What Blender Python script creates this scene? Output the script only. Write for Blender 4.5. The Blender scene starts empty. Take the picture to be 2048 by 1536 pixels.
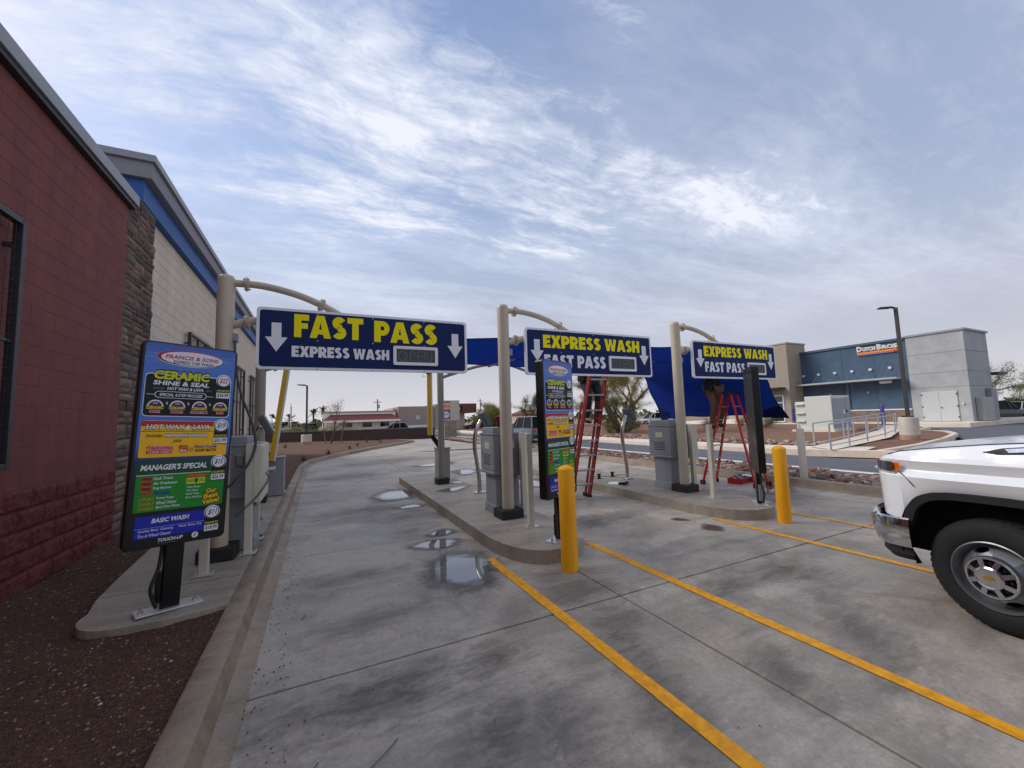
import bpy, bmesh, math, random
from math import sin, cos, pi, radians, sqrt
from mathutils import Vector, Matrix, noise
random.seed(7)
sc = bpy.context.scene
# ---------------------------------------------------------------- camera
CAM_H = 1.6
yaw, pitch, roll = radians(25.7377), radians(4.834), radians(-1.776)
fw = Vector((sin(yaw)*cos(pitch), cos(yaw)*cos(pitch), sin(pitch)))
r0 = Vector((cos(yaw), -sin(yaw), 0)); u0 = r0.cross(fw)
rt = r0*cos(roll)+u0*sin(roll); up = -r0*sin(roll)+u0*cos(roll)
cd = bpy.data.cameras.new('camera'); cam = bpy.data.objects.new('camera', cd)
sc.collection.objects.link(cam)
cd.sensor_fit = 'HORIZONTAL'; cd.sensor_width = 36; cd.lens = 800/2048*36
cd.clip_start = 0.05; cd.clip_end = 5000
cam.matrix_world = Matrix(((rt.x, up.x, -fw.x, 0), (rt.y, up.y, -fw.y, 0), (rt.z, up.z, -fw.z, CAM_H), (0, 0, 0, 1)))
sc.camera = cam
# ---------------------------------------------------------------- world: hazy sky with cirrus
SUN_EL, SUN_AZ = radians(38), radians(-52)     # azimuth clockwise from +Y
w = bpy.data.worlds.new('World'); sc.world = w; w.use_nodes = True
nt = w.node_tree; nt.nodes.clear()
def N(t, tree=None, **k):
    n = (tree or nt).nodes.new(t)
    for a, b in k.items(): setattr(n, a, b)
    return n
def LK(a, b, tree=None): (tree or nt).links.new(a, b)
def math_n(op, a, b=None, tree=None, clamp=False):
    n = N('ShaderNodeMath', tree, operation=op, use_clamp=clamp)
    for i, v in enumerate((a, b)):
        if v is None: continue
        if isinstance(v, (int, float)): n.inputs[i].default_value = v
        else: LK(v, n.inputs[i], tree)
    return n.outputs[0]
def ramp(fac, stops, tree=None, interp='LINEAR'):
    n = N('ShaderNodeValToRGB', tree); cr = n.color_ramp; cr.interpolation = interp
    while len(cr.elements) < len(stops): cr.elements.new(0.5)
    for e, (p, c) in zip(cr.elements, stops):
        e.position = p; e.color = (*c, 1) if not isinstance(c, (int, float)) else (c, c, c, 1)
    LK(fac, n.inputs[0], tree); return n.outputs[0]
def mixc(f, a, b, tree=None, mode='MIX'):
    n = N('ShaderNodeMix', tree, data_type='RGBA', blend_type=mode)
    for i, v in ((0, f), (6, a), (7, b)):
        if isinstance(v, (int, float)): n.inputs[i].default_value = v
        elif isinstance(v, tuple): n.inputs[i].default_value = (*v, 1)
        else: LK(v, n.inputs[i], tree)
    return n.outputs[2]
def noise_n(vec, scale, detail=5, rough=0.55, dist=0.0, tree=None):
    n = N('ShaderNodeTexNoise', tree); LK(vec, n.inputs['Vector'], tree)
    n.inputs['Scale'].default_value = scale; n.inputs['Detail'].default_value = detail
    n.inputs['Roughness'].default_value = rough; n.inputs['Distortion'].default_value = dist
    return n.outputs[0]
def mapping(vec, loc=(0, 0, 0), rot=(0, 0, 0), scale=(1, 1, 1), tree=None):
    n = N('ShaderNodeMapping', tree); LK(vec, n.inputs[0], tree)
    n.inputs['Location'].default_value = loc; n.inputs['Rotation'].default_value = rot; n.inputs['Scale'].default_value = scale
    return n.outputs[0]
SKX, SKY, SKX2, SKY2 = 9.9, 8.3, 0.6, 9.7
sky = N('ShaderNodeTexSky', sky_type='NISHITA', sun_disc=False, sun_elevation=SUN_EL, sun_rotation=SUN_AZ,
        air_density=1.6, dust_density=1.0, ozone_density=2.5)
tc = N('ShaderNodeTexCoord'); sep = N('ShaderNodeSeparateXYZ'); LK(tc.outputs['Generated'], sep.inputs[0])
zc = math_n('MAXIMUM', math_n('ADD', sep.outputs[2], 0.10), 0.04)
comb = N('ShaderNodeCombineXYZ')
LK(math_n('DIVIDE', sep.outputs[0], zc), comb.inputs[0]); LK(math_n('DIVIDE', sep.outputs[1], zc), comb.inputs[1])
cv = comb.outputs[0]
warp = N('ShaderNodeTexNoise'); LK(cv, warp.inputs['Vector']); warp.inputs['Scale'].default_value = 0.7; warp.inputs['Detail'].default_value = 2
wv = N('ShaderNodeVectorMath', operation='MULTIPLY_ADD'); LK(warp.outputs[1], wv.inputs[0]); wv.inputs[1].default_value = (0.45, 0.45, 0); LK(cv, wv.inputs[2])
p1 = mapping(wv.outputs[0], loc=(SKX, SKY, 0), rot=(0, 0, radians(-66)), scale=(0.38, 1.8, 1))
streak = noise_n(p1, 1.7, 11, 0.64, 0.25)
p2 = mapping(wv.outputs[0], loc=(SKX2, SKY2, 0), rot=(0, 0, radians(-60)), scale=(0.75, 1.15, 1))
cover = noise_n(p2, 0.85, 3, 0.5)
fine = noise_n(mapping(wv.outputs[0], rot=(0, 0, radians(-66)), scale=(1, 2.0, 1)), 8.0, 6, 0.65, 0.5)
f1 = math_n('ADD', math_n('MULTIPLY', streak, 1.15), math_n('MULTIPLY', cover, 1.15))
f1 = math_n('ADD', f1, math_n('MULTIPLY', fine, 0.42))
low = ramp(sep.outputs[2], [(0.12, 0.0), (0.38, 1.0)])
cl = math_n('MULTIPLY', ramp(math_n('MULTIPLY', f1, 0.485), [(0.565, 0.0), (0.65, 0.38), (0.77, 1.0)]), low)
hz = ramp(sep.outputs[2], [(0.0, 1.0), (0.24, 0.92), (0.46, 0.42), (0.75, 0.18)])
thin = math_n('MULTIPLY', math_n('ADD', math_n('MULTIPLY', sep.outputs[0], 1.0), 0.02, clamp=True), math_n('ADD', cover, 0.35), clamp=True)       # veil thickens to the east
fac = math_n('MAXIMUM', math_n('MAXIMUM', cl, hz), thin)
grey = ramp(sep.outputs[2], [(0.0, (0.49, 0.475, 0.48)), (0.05, (0.44, 0.435, 0.47)), (0.14, (0.355, 0.37, 0.435)), (0.30, (0.335, 0.36, 0.445)), (0.7, (0.34, 0.385, 0.50))])
white = (0.575, 0.60, 0.675)
ccol = mixc(cl, grey, white)
skyc = mixc(1.0, sky.outputs[0], (0.079, 0.080, 0.094), mode='MULTIPLY')
final = mixc(fac, skyc, ccol)
bg = N('ShaderNodeBackground'); LK(final, bg.inputs[0]); bg.inputs[1].default_value = 1.0
wo = N('ShaderNodeOutputWorld'); LK(bg.outputs[0], wo.inputs[0])
# ---------------------------------------------------------------- sun behind thin cloud
sd = bpy.data.lights.new('sun', 'SUN'); sd.energy = 1.5; sd.angle = radians(28); sd.color = (1.0, 0.96, 0.90)
so = bpy.data.objects.new('sun', sd); sc.collection.objects.link(so)
sdir = Vector((sin(SUN_AZ)*cos(SUN_EL), cos(SUN_AZ)*cos(SUN_EL), sin(SUN_EL)))
so.rotation_euler = sdir.to_track_quat('Z', 'Y').to_euler(); so.location = sdir*60
vs = sc.view_settings; vs.view_transform = 'Standard'; vs.look = 'None'; vs.gamma = 1; vs.exposure = 0.60; vs.use_curve_mapping = False
sc.cycles.use_adaptive_sampling = True; sc.cycles.max_bounces = 6; sc.cycles.diffuse_bounces = 3; sc.cycles.use_denoising = True
# ---------------------------------------------------------------- helpers
def s2l(c): return c/12.92 if c <= 0.04045 else ((c+0.055)/1.055)**2.4
def C(r, g, b): return tuple(s2l(x/255) for x in (r, g, b))
def rgb(v): return (*v, 1)
MATS = {}
def M(name, c, rough=0.6, metal=0.0, var=0.12, nscale=4.0, bump=0.0, bscale=60.0, coord='Object', c2=None, spec=0.5, coat=0.0, rvar=0.08, stretch=(1, 1, 1), translucent=0, emit=0, alpha=1, trans=0):
    if name in MATS: return MATS[name]
    m = bpy.data.materials.new(name); m.use_nodes = True; t = m.node_tree; b = t.nodes['Principled BSDF']
    b.inputs['Roughness'].default_value = rough; b.inputs['Metallic'].default_value = metal
    b.inputs['Specular IOR Level'].default_value = spec; b.inputs['Coat Weight'].default_value = coat
    b.inputs['Transmission Weight'].default_value = trans
    if coord == 'World': vec = N('ShaderNodeNewGeometry', t).outputs['Position']
    else: vec = N('ShaderNodeTexCoord', t).outputs['Object']
    if stretch != (1, 1, 1): vec = mapping(vec, scale=stretch, tree=t)
    if var > 0 or c2:
        n1 = noise_n(vec, nscale, 6, 0.6, 0.2, t)
        lo = tuple(x*(1-var) for x in c); hi = c2 if c2 else tuple(min(1, x*(1+var)) for x in c)
        col = ramp(n1, [(0.3, lo), (0.7, hi)], t); LK(col, b.inputs['Base Color'], t)
        rr = ramp(n1, [(0.3, max(0.02, rough-rvar)), (0.7, min(1, rough+rvar))], t); LK(rr, b.inputs['Roughness'], t)
    else: b.inputs['Base Color'].default_value = rgb(c)
    if bump > 0:
        bn = N('ShaderNodeBump', t); bn.inputs['Strength'].default_value = bump; bn.inputs['Distance'].default_value = 0.01
        LK(noise_n(vec, bscale, 4, 0.6, 0, t), bn.inputs['Height'], t); LK(bn.outputs[0], b.inputs['Normal'], t)
    if translucent:
        tr = N('ShaderNodeBsdfTranslucent', t); tr.inputs[0].default_value = rgb(c); mx = N('ShaderNodeMixShader', t); mx.inputs[0].default_value = translucent
        out = t.nodes['Material Output']; LK(b.outputs[0], mx.inputs[1], t); LK(tr.outputs[0], mx.inputs[2], t); LK(mx.outputs[0], out.inputs[0], t)
    MATS[name] = m; return m
col0 = sc.collection
class MB:
    def __init__(s): s.v = []; s.f = []; s.m = []; s.X = Matrix.Identity(4)
    def add(s, vs_, fs, m=0):
        o = len(s.v); s.v += [tuple(s.X @ Vector(p)) for p in vs_]; s.f += [tuple(i+o for i in f) for f in fs]; s.m += [m]*len(fs); return s
    def box(s, c, d, m=0, rz=0.0, R=None):
        x, y, z = d[0]/2, d[1]/2, d[2]/2
        R = R or Matrix.Rotation(rz, 3, 'Z'); c = Vector(c)
        P = [c+R @ Vector(p) for p in ((-x,-y,-z),(x,-y,-z),(x,y,-z),(-x,y,-z),(-x,-y,z),(x,-y,z),(x,y,z),(-x,y,z))]
        return s.add(P, [(0,3,2,1),(4,5,6,7),(0,1,5,4),(1,2,6,5),(2,3,7,6),(3,0,4,7)], m)
    def bb(s, x0, x1, y0, y1, z0, z1, m=0): return s.box(((x0+x1)/2,(y0+y1)/2,(z0+z1)/2),(abs(x1-x0),abs(y1-y0),abs(z1-z0)),m)
    def tube(s, pts, r, n=10, m=0, caps=True):
        pts = [Vector(p) for p in pts]; rs = r if isinstance(r, (list, tuple)) else [r]*len(pts); V = []; F = []
        prev = None
        for i, p in enumerate(pts):
            t = (pts[min(i+1,len(pts)-1)]-pts[max(i-1,0)]).normalized()
            if prev is None: a = t.orthogonal().normalized()
            else: a = (prev-t*prev.dot(t)).normalized()
            prev = a; b = t.cross(a)
            V += [p+(a*cos(2*pi*k/n)+b*sin(2*pi*k/n))*rs[i] for k in range(n)]
        for i in range(len(pts)-1):
            for k in range(n): F.append((i*n+k, i*n+(k+1)%n, (i+1)*n+(k+1)%n, (i+1)*n+k))
        if caps: F += [tuple(range(n-1,-1,-1)), tuple(range((len(pts)-1)*n, len(pts)*n))]
        return s.add(V, F, m)
    def cyl(s, a, b, r, r2=None, n=16, m=0, caps=True): return s.tube([a, b], [r, r if r2 is None else r2], n, m, caps)
    def lathe(s, prof, n=24, m=0, c=(0,0,0), R=None):
        R = R or Matrix.Identity(3); c = Vector(c); V = []; F = []
        for (r, z) in prof: V += [c+R @ Vector((r*cos(2*pi*k/n), r*sin(2*pi*k/n), z)) for k in range(n)]
        for i in range(len(prof)-1):
            for k in range(n): F.append((i*n+k, i*n+(k+1)%n, (i+1)*n+(k+1)%n, (i+1)*n+k))
        return s.add(V, F, m)
    def prism(s, poly, z0, z1, m=0, mtop=None):
        n = len(poly); V = [(x,y,z0) for x,y in poly]+[(x,y,z1) for x,y in poly]
        s.add(V, [(i,(i+1)%n,n+(i+1)%n,n+i) for i in range(n)]+[tuple(range(n-1,-1,-1))], m)
        return s.add([(x,y,z1) for x,y in poly], [tuple(range(n))], m if mtop is None else mtop)
    def grid(s, fn, nu, nv, m=0):
        V = [fn(i/nu, j/nv) for j in range(nv+1) for i in range(nu+1)]
        return s.add(V, [(j*(nu+1)+i, j*(nu+1)+i+1, (j+1)*(nu+1)+i+1, (j+1)*(nu+1)+i) for j in range(nv) for i in range(nu)], m)
    def mesh(s, name, mats, smooth=None):
        me = bpy.data.meshes.new(name); me.from_pydata(s.v, [], s.f)
        for mt in (mats if isinstance(mats, (list, tuple)) else [mats]): me.materials.append(mt)
        if any(s.m): me.polygons.foreach_set('material_index', s.m)
        me.validate(); me.update()
        if smooth is not None:
            me.polygons.foreach_set('use_smooth', [True]*len(me.polygons)); me.set_sharp_from_angle(angle=radians(smooth))
        return me
    def build(s, name, mats, parent=None, smooth=None, bevel=0, seg=2, **k):
        return obj(name, s.mesh(name, mats, smooth), parent, bevel, seg, **k)
def obj(name, me, parent=None, bevel=0, seg=2, label=None, cat=None, group=None, kind=None, loc=None, rz=None):
    o = bpy.data.objects.new(name, me); col0.objects.link(o)
    if parent: o.parent = parent
    if bevel:
        b = o.modifiers.new('bevel', 'BEVEL'); b.width = bevel; b.segments = seg; b.limit_method = 'ANGLE'; b.angle_limit = radians(40); b.harden_normals = False
    if loc: o.location = loc
    if rz is not None: o.rotation_euler[2] = rz
    tag(o, label, cat, group, kind); return o
def tag(o, label=None, cat=None, group=None, kind=None):
    for k, v in (('label',label),('category',cat),('group',group),('kind',kind)):
        if v: o[k] = v
    return o
def thing(name, label, cat, loc=(0,0,0), rz=0.0, group=None):
    o = bpy.data.objects.new(name, None); col0.objects.link(o); o.empty_display_size = 0.2
    o.location = loc; o.rotation_euler[2] = rz; return tag(o, label, cat, group)
def copy_tree(o, parent=None):
    c = o.copy(); col0.objects.link(c)
    if parent: c.parent = parent
    for ch in list(o.children): copy_tree(ch, c)
    return c
def interp(P, n):                                                   # Catmull-Rom through points
    P = [Vector(p) for p in P]; out = []
    for i in range(len(P)-1):
        a, b, c, d = P[max(i-1,0)], P[i], P[i+1], P[min(i+2,len(P)-1)]
        for k in range(n):
            t = k/n; out.append(0.5*((2*b)+(c-a)*t+(2*a-5*b+4*c-d)*t*t+(3*b-a-3*c+d)*t**3))
    return out+[P[-1]]
def rrect(x0, x1, y0, y1, r, n=5):
    out = []
    for cx, cy, a in ((x1-r,y1-r,0),(x0+r,y1-r,pi/2),(x0+r,y0+r,pi),(x1-r,y0+r,1.5*pi)):
        out += [(cx+r*cos(a+pi/2*k/n), cy+r*sin(a+pi/2*k/n)) for k in range(n+1)]
    return out
_T = {}
def txt(s, bold=0.02, res=2, space=1.0):
    key = (s, bold, res, space)
    if key in _T: return _T[key]
    cu = bpy.data.curves.new('t', 'FONT'); cu.body = s; cu.offset = bold; cu.resolution_u = res; cu.space_character = space
    o = bpy.data.objects.new('t', cu); me = bpy.data.meshes.new_from_object(o)
    V = [(v.co.x, v.co.y) for v in me.vertices]; F = [tuple(p.vertices) for p in me.polygons]
    bpy.data.objects.remove(o); bpy.data.curves.remove(cu); bpy.data.meshes.remove(me)
    x0 = min(v[0] for v in V); x1 = max(v[0] for v in V); y0 = min(v[1] for v in V); y1 = max(v[1] for v in V)
    r = ([((x-x0)/(x1-x0), (y-y0)/(y1-y0)) for x, y in V], F, (x1-x0)/(y1-y0)); _T[key] = r; return r
class Print(MB):
    """flat print on a plane: local x right, z up, facing -y; each layer sits 0.6 mm proud of the last"""
    def __init__(s, w, h, y=0.0): super().__init__(); s.w = w; s.h = h; s.y = y; s.k = 0
    def poly(s, P, m, d=None, unit=True):
        sx, sy = (s.w, s.h) if unit else (1, 1)
        s.k += 1; y = s.y-(0.0006*s.k if d is None else d)
        s.add([(x*sx, y, z*sy) for x, z in P], [tuple(range(len(P)))], m)
    def rect(s, x0, x1, y0, y1, m, r=0, d=None):
        X0, X1, Y0, Y1 = x0*s.w, x1*s.w, y0*s.h, y1*s.h
        P = rrect(X0, X1, Y0, Y1, r) if r else [(X0,Y0),(X1,Y0),(X1,Y1),(X0,Y1)]
        s.poly(P, m, d, unit=False)
    def ell(s, cx, cy, rx, ry, m, n=28, d=None, a0=0, a1=2*pi):
        P = [((cx*s.w)+rx*s.w*cos(a0+(a1-a0)*k/n), cy*s.h+ry*s.h*sin(a0+(a1-a0)*k/n)) for k in range(n if a1-a0 > 6.2 else n+1)]
        s.poly(P, m, d, unit=False)
    def text(s, t, x0, x1, y0, y1, m, bold=0.03, shear=0.0, d=None, space=1.0, slope=0.0, res=2):
        V, F, ar = txt(t, bold, res, space); s.k += 1; y = s.y-(0.0006*s.k if d is None else d)
        W, H = (x1-x0)*s.w, (y1-y0)*s.h; W2 = W-abs(shear)*H
        s.add([(x0*s.w+a*W2+shear*H*b, y, y0*s.h+b*H+slope*a*W) for a, b in V], F, m)
# ---------------------------------------------------------------- ground and paving materials
def concrete(name, base, stain=0.5, coord='World', dirt=0.0, tint=0.0):
    m = bpy.data.materials.new(name); m.use_nodes = True; t = m.node_tree; b = t.nodes['Principled BSDF']
    pos = N('ShaderNodeNewGeometry', t).outputs['Position']
    oi = N('ShaderNodeObjectInfo', t).outputs['Random']
    big = noise_n(pos, 0.55, 5, 0.6, 0.6, t)
    strk = noise_n(mapping(pos, scale=(0.35, 2.2, 1), rot=(0, 0, 0.05), tree=t), 1.3, 7, 0.62, 0.9, t)
    mid = noise_n(pos, 5.0, 8, 0.7, 0.3, t); fin = noise_n(pos, 90, 3, 0.6, 0, t)
    broom = noise_n(mapping(pos, scale=(4, 160, 1), tree=t), 1.0, 2, 0.5, 0, t)
    dk = tuple(x*(1-0.62*stain) for x in base); lt = tuple(min(1, x*1.12) for x in base)
    blot = noise_n(pos, 1.25, 9, 0.66, 1.2, t)
    c = ramp(big, [(0.34, dk), (0.5, base), (0.68, lt)], t)
    c = mixc(ramp(noise_n(pos, 0.8, 5, 0.6, 0.5, t), [(0.45, 0.0), (0.68, 0.55*stain)], t), c, (base[0]*0.86, base[1]*0.74, base[2]*0.64), t)
    c = mixc(ramp(blot, [(0.34, 0.85*stain), (0.50, 0.0)], t), c, tuple(x*0.36 for x in base), t)
    c = mixc(ramp(strk, [(0.36, 0.75*stain), (0.54, 0.0)], t), c, tuple(x*0.42 for x in base), t)
    c = mixc(ramp(mid, [(0.32, 0.50*stain), (0.50, 0.0)], t), c, tuple(x*0.40 for x in base), t)
    c = mixc(ramp(mid, [(0.60, 0.0), (0.80, 0.45)], t), c, tuple(min(1, x*1.3) for x in base), t)
    c = mixc(ramp(fin, [(0.30, 0.30), (0.5, 0.0)], t), c, tuple(x*0.5 for x in base), t)
    grain = noise_n(pos, 30, 7, 0.8, 0.2, t)
    c = mixc(ramp(grain, [(0.34, 0.55), (0.50, 0.0)], t), c, tuple(x*0.52 for x in base), t)
    c = mixc(ramp(grain, [(0.52, 0.0), (0.70, 0.40)], t), c, tuple(min(1, x*1.35) for x in base), t)
    c = mixc(ramp(broom, [(0.36, 0.22), (0.52, 0.0)], t), c, tuple(x*0.6 for x in base), t)
    tv = math_n('ADD', math_n('MULTIPLY', oi, 0.16), 0.92, t)
    hv = N('ShaderNodeHueSaturation', t); LK(c, hv.inputs['Color'], t); LK(tv, hv.inputs['Value'], t); c = hv.outputs[0]
    if dirt:                                                        # reddish silt washed against the left kerb
        sx = N('ShaderNodeSeparateXYZ', t); LK(pos, sx.inputs[0], t)
        near = ramp(math_n('ADD', math_n('MULTIPLY', sx.outputs[0], 1.0), math_n('MULTIPLY', mid, 0.55), t), [(0.0, dirt), (0.40, 0.0)], t)
        c = mixc(near, c, C(92, 60, 44), t)
    LK(c, b.inputs['Base Color'], t)
    LK(ramp(strk, [(0.36, 0.42), (0.60, 0.80)], t), b.inputs['Roughness'], t)
    bn = N('ShaderNodeBump', t); bn.inputs['Strength'].default_value = 0.35; bn.inputs['Distance'].default_value = 0.004
    LK(math_n('ADD', math_n('MULTIPLY', broom, 0.6), fin, t), bn.inputs['Height'], t); LK(bn.outputs[0], b.inputs['Normal'], t)
    MATS[name] = m; return m
PAVE = concrete('pavement_concrete', C(154, 145, 133), 0.68, dirt=0.8)
KERB = concrete('kerb_concrete', C(132, 116, 98), 0.65)
ISLE = concrete('island_concrete', C(142, 132, 119), 0.5)
SIDE = concrete('sidewalk_concrete', C(205, 190, 172), 0.18)
ROUNDC = concrete('pier_concrete', C(190, 180, 166), 0.25)
def dirt_mat(name, c1, c2, c3, bump=0.9):
    m = bpy.data.materials.new(name); m.use_nodes = True; t = m.node_tree; b = t.nodes['Principled BSDF']
    pos = N('ShaderNodeNewGeometry', t).outputs['Position']
    a = noise_n(pos, 0.9, 6, 0.6, 0.4, t); d = noise_n(pos, 38, 5, 0.7, 0, t); v = N('ShaderNodeTexVoronoi', t); LK(pos, v.inputs['Vector'], t); v.inputs['Scale'].default_value = 75
    c = ramp(a, [(0.32, c1), (0.66, c2)], t); c = mixc(ramp(d, [(0.40, 0.0), (0.66, 0.75)], t), c, c3, t)
    c = mixc(ramp(v.outputs['Distance'], [(0.0, 0.55), (0.35, 0.0)], t), c, tuple(x*0.35 for x in c1), t)
    LK(c, b.inputs['Base Color'], t); b.inputs['Roughness'].default_value = 0.95; b.inputs['Specular IOR Level'].default_value = 0.2
    bn = N('ShaderNodeBump', t); bn.inputs['Strength'].default_value = bump; bn.inputs['Distance'].default_value = 0.02
    LK(math_n('ADD', d, v.outputs['Distance'], t), bn.inputs['Height'], t); LK(bn.outputs[0], b.inputs['Normal'], t)
    MATS[name] = m; return m
DIRT = dirt_mat('damp_brown_dirt', C(66, 46, 37), C(94, 67, 54), C(122, 92, 76))
BED = dirt_mat('red_brown_planter_soil', C(86, 62, 49), C(106, 78, 62), C(126, 98, 80), 0.5)
BEDR = dirt_mat('pale_red_planter_soil', C(112, 82, 64), C(136, 102, 82), C(158, 124, 102), 0.5)
LAND = dirt_mat('tan_desert_ground', C(140, 112, 92), C(160, 130, 108), C(172, 146, 122), 0.4)
ASPH = M('asphalt', C(92, 93, 98), 0.8, var=0.16, nscale=1.2, bump=0.4, bscale=120, coord='World')
YPAINT = M('yellow_road_paint', C(255, 168, 0), 0.6, var=0.38, nscale=18, coord='World', c2=C(255, 178, 4), bump=0.3, bscale=120)
WPAINT = M('white_road_paint', C(205, 205, 205), 0.6, var=0.2, nscale=6, coord='World')
def sheet(name, poly, z, mat, kind='structure', parent=None):
    b = MB(); b.add([(x, y, z) for x, y in poly], [tuple(range(len(poly)))]); return b.build(name, mat, parent, kind=None if parent else kind)
sheet('ground', [(3000*cos(k*pi/24), 3000*sin(k*pi/24)) for k in range(48)], -0.12, LAND)
# ---------------------------------------------------------------- concrete drive: slabs with open joints
pav = MB(); pav.bb(-0.55, 9.2, -8, 36, -0.11, -0.022); pave = pav.build('pavement', M('joint_dark', C(58, 54, 50), 0.9, var=0.2, coord='World'), kind='structure')
XJ = [-0.47, 2.42, 6.03, 9.12]; YJ = [-7.5, -4.8, -2.3, 0.25, 2.94, 5.64, 8.2, 10.95, 13.6, 16.3, 19.0, 21.7, 24.4, 27.1, 29.8, 32.5, 35.2]
for i in range(3):
    for j in range(len(YJ)-1):
        b = MB(); g_ = 0.007; dz = random.uniform(-0.0015, 0.0015)
        b.bb(XJ[i]+g_, XJ[i+1]-g_, YJ[j]+g_, YJ[j+1]-g_, -0.10, dz); b.build('concrete_slab', PAVE, pave, bevel=0.006, seg=2)
# yellow lane lines
def stripe(name, x, y0, y1, wd, z, mat, label=None):
    b = MB(); n = 40
    for k in range(n):
        a0, a1 = y0+(y1-y0)*k/n, y0+(y1-y0)*(k+1)/n; e = [random.uniform(-0.003, 0.003) for _ in range(2)]
        b.add([(x-wd/2+e[0], a0, z), (x+wd/2+e[1], a0, z), (x+wd/2, a1, z), (x-wd/2, a1, z)], [(0, 1, 2, 3)])
    return b.build(name, mat, label=label, cat='road marking', group='yellow lane lines painted on the drive')
for x, y1, l in ((1.77, 4.40, 'yellow painted lane line ending by the round puddle'), (3.06, 4.30, 'yellow painted lane line starting beside the bollard with the menu board behind it'),
                 (5.33, 4.25, 'yellow painted lane line running under the truck bumper'), (6.62, 4.12, 'thin yellow painted lane line beyond the far yellow bollard')):
    stripe('lane_line', x, -7, y1, 0.098, 0.0055, YPAINT, l)
# ---------------------------------------------------------------- raised islands with rounded noses
def island_poly(x0, x1, ynose, y1, n=14):
    cx, hw = (x0+x1)/2, (x1-x0)/2; P = [(x1, y1), (x0, y1)]
    for k in range(n+1):
        a = pi+pi*k/n; ca, sa = cos(a), sin(a)
        P.append((cx+hw*math.copysign(abs(ca)**0.75, ca), ynose+1.05+1.05*math.copysign(abs(sa)**0.85, sa)))
    return P
def island(x0, x1, yn, y1, z=0.15):
    P = island_poly(x0, x1, yn, y1); b = MB(); b.prism(P, -0.05, z); return b.build('raised_island', ISLE, bevel=0.018, seg=3, kind='structure')
island(1.88, 3.02, 3.88, 10.85); island(5.34, 6.60, 3.84, 10.85)
# ---------------------------------------------------------------- left kerb, planter and slab
def offset_path(P, d):
    out = []
    for i, p in enumerate(P):
        a = Vector(P[max(i-1, 0)]); c = Vector(P[min(i+1, len(P)-1)]); t = (c-a).normalized(); out.append((p[0]-t.y*d, p[1]+t.x*d))
    return out
def sweep(P, prof, name, mat, kind='structure', seglen=None):
    """prof: list of (offset to the left of travel, z)"""
    if seglen:                                                     # cast in lengths with a joint between
        pass
    L = [offset_path(P, d) for d, z in prof]; b = MB(); n = len(P)
    V = [(L[k][i][0], L[k][i][1], prof[k][1]) for i in range(n) for k in range(len(prof))]; q = len(prof)
    b.add(V, [(i*q+k, (i+1)*q+k, (i+1)*q+k+1, i*q+k+1) for i in range(n-1) for k in range(q-1)])
    b.add([V[k] for k in range(q)], [tuple(range(q-1, -1, -1))]); b.add([V[(n-1)*q+k] for k in range(q)], [tuple(range(q))])
    return b.build(name, mat, kind=kind, smooth=35)
KP = [(-0.47, -7.5)]+[(-0.47, y) for y in (-4.5, -1.5, 0, 1.5, 3, 4.5, 6, 7.5, 9, 11, 13, 15)]
KP += [tuple(p) for p in interp([(-0.47, 16, 0), (-0.22, 18.2, 0), (0.42, 20.0, 0), (1.35, 22.0, 0), (2.75, 24.7, 0), (4.5, 27.4, 0), (5.75, 29.4, 0), (6.5, 31.0, 0), (6.45, 32.5, 0), (5.9, 33.6, 0), (4.6, 34.4, 0)], 4)]
KP = [(p[0], p[1]) for p in KP]
kprof = [(0.20, -0.08), (0.20, 0.145), (0.185, 0.155), (0.075, 0.155), (0.045, 0.145), (0.012, 0.03), (-0.03, 0.012), (-0.10, 0.004), (-0.10, -0.08)]
j = 0
for i0 in range(0, len(KP)-1, 4 if True else 1):                    # one stone per casting length
    seg = KP[i0:i0+5]
    if len(seg) > 1: sweep(seg, kprof, 'kerb', KERB)
# near dirt bed
def bed(name, poly_fn, mat, kind='structure'): pass
b = MB()
def fn(u, v):
    x = -2.75+2.13*u; y = -6+17*v; z = 0.07+0.055*u+0.035*(noise.noise((x*0.9, y*0.9, 0)))+0.012*noise.noise((x*6, y*6, 3))
    return (x, y, z)
b.grid(fn, 46, 330); b.build('dirt_bed', DIRT, smooth=80, kind='structure')
b = MB()
bedL = [(-2.9, 10.4), (-0.66, 10.4), (-0.66, 16.2), (-0.40, 18.3), (0.25, 20.1), (1.18, 22.1), (2.58, 24.85), (4.33, 27.55), (5.58, 29.5), (6.3, 31.05), (6.25, 32.4), (5.75, 33.4), (4.6, 34.2), (0.0, 38.0), (-3.6, 39.8), (-9, 42), (-9, 24.4), (-2.9, 24.4)]
me = b.add([(x, y, 0.105) for x, y in bedL], [tuple(range(len(bedL)))]); b.build('planter_bed', BED, kind='structure')
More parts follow.
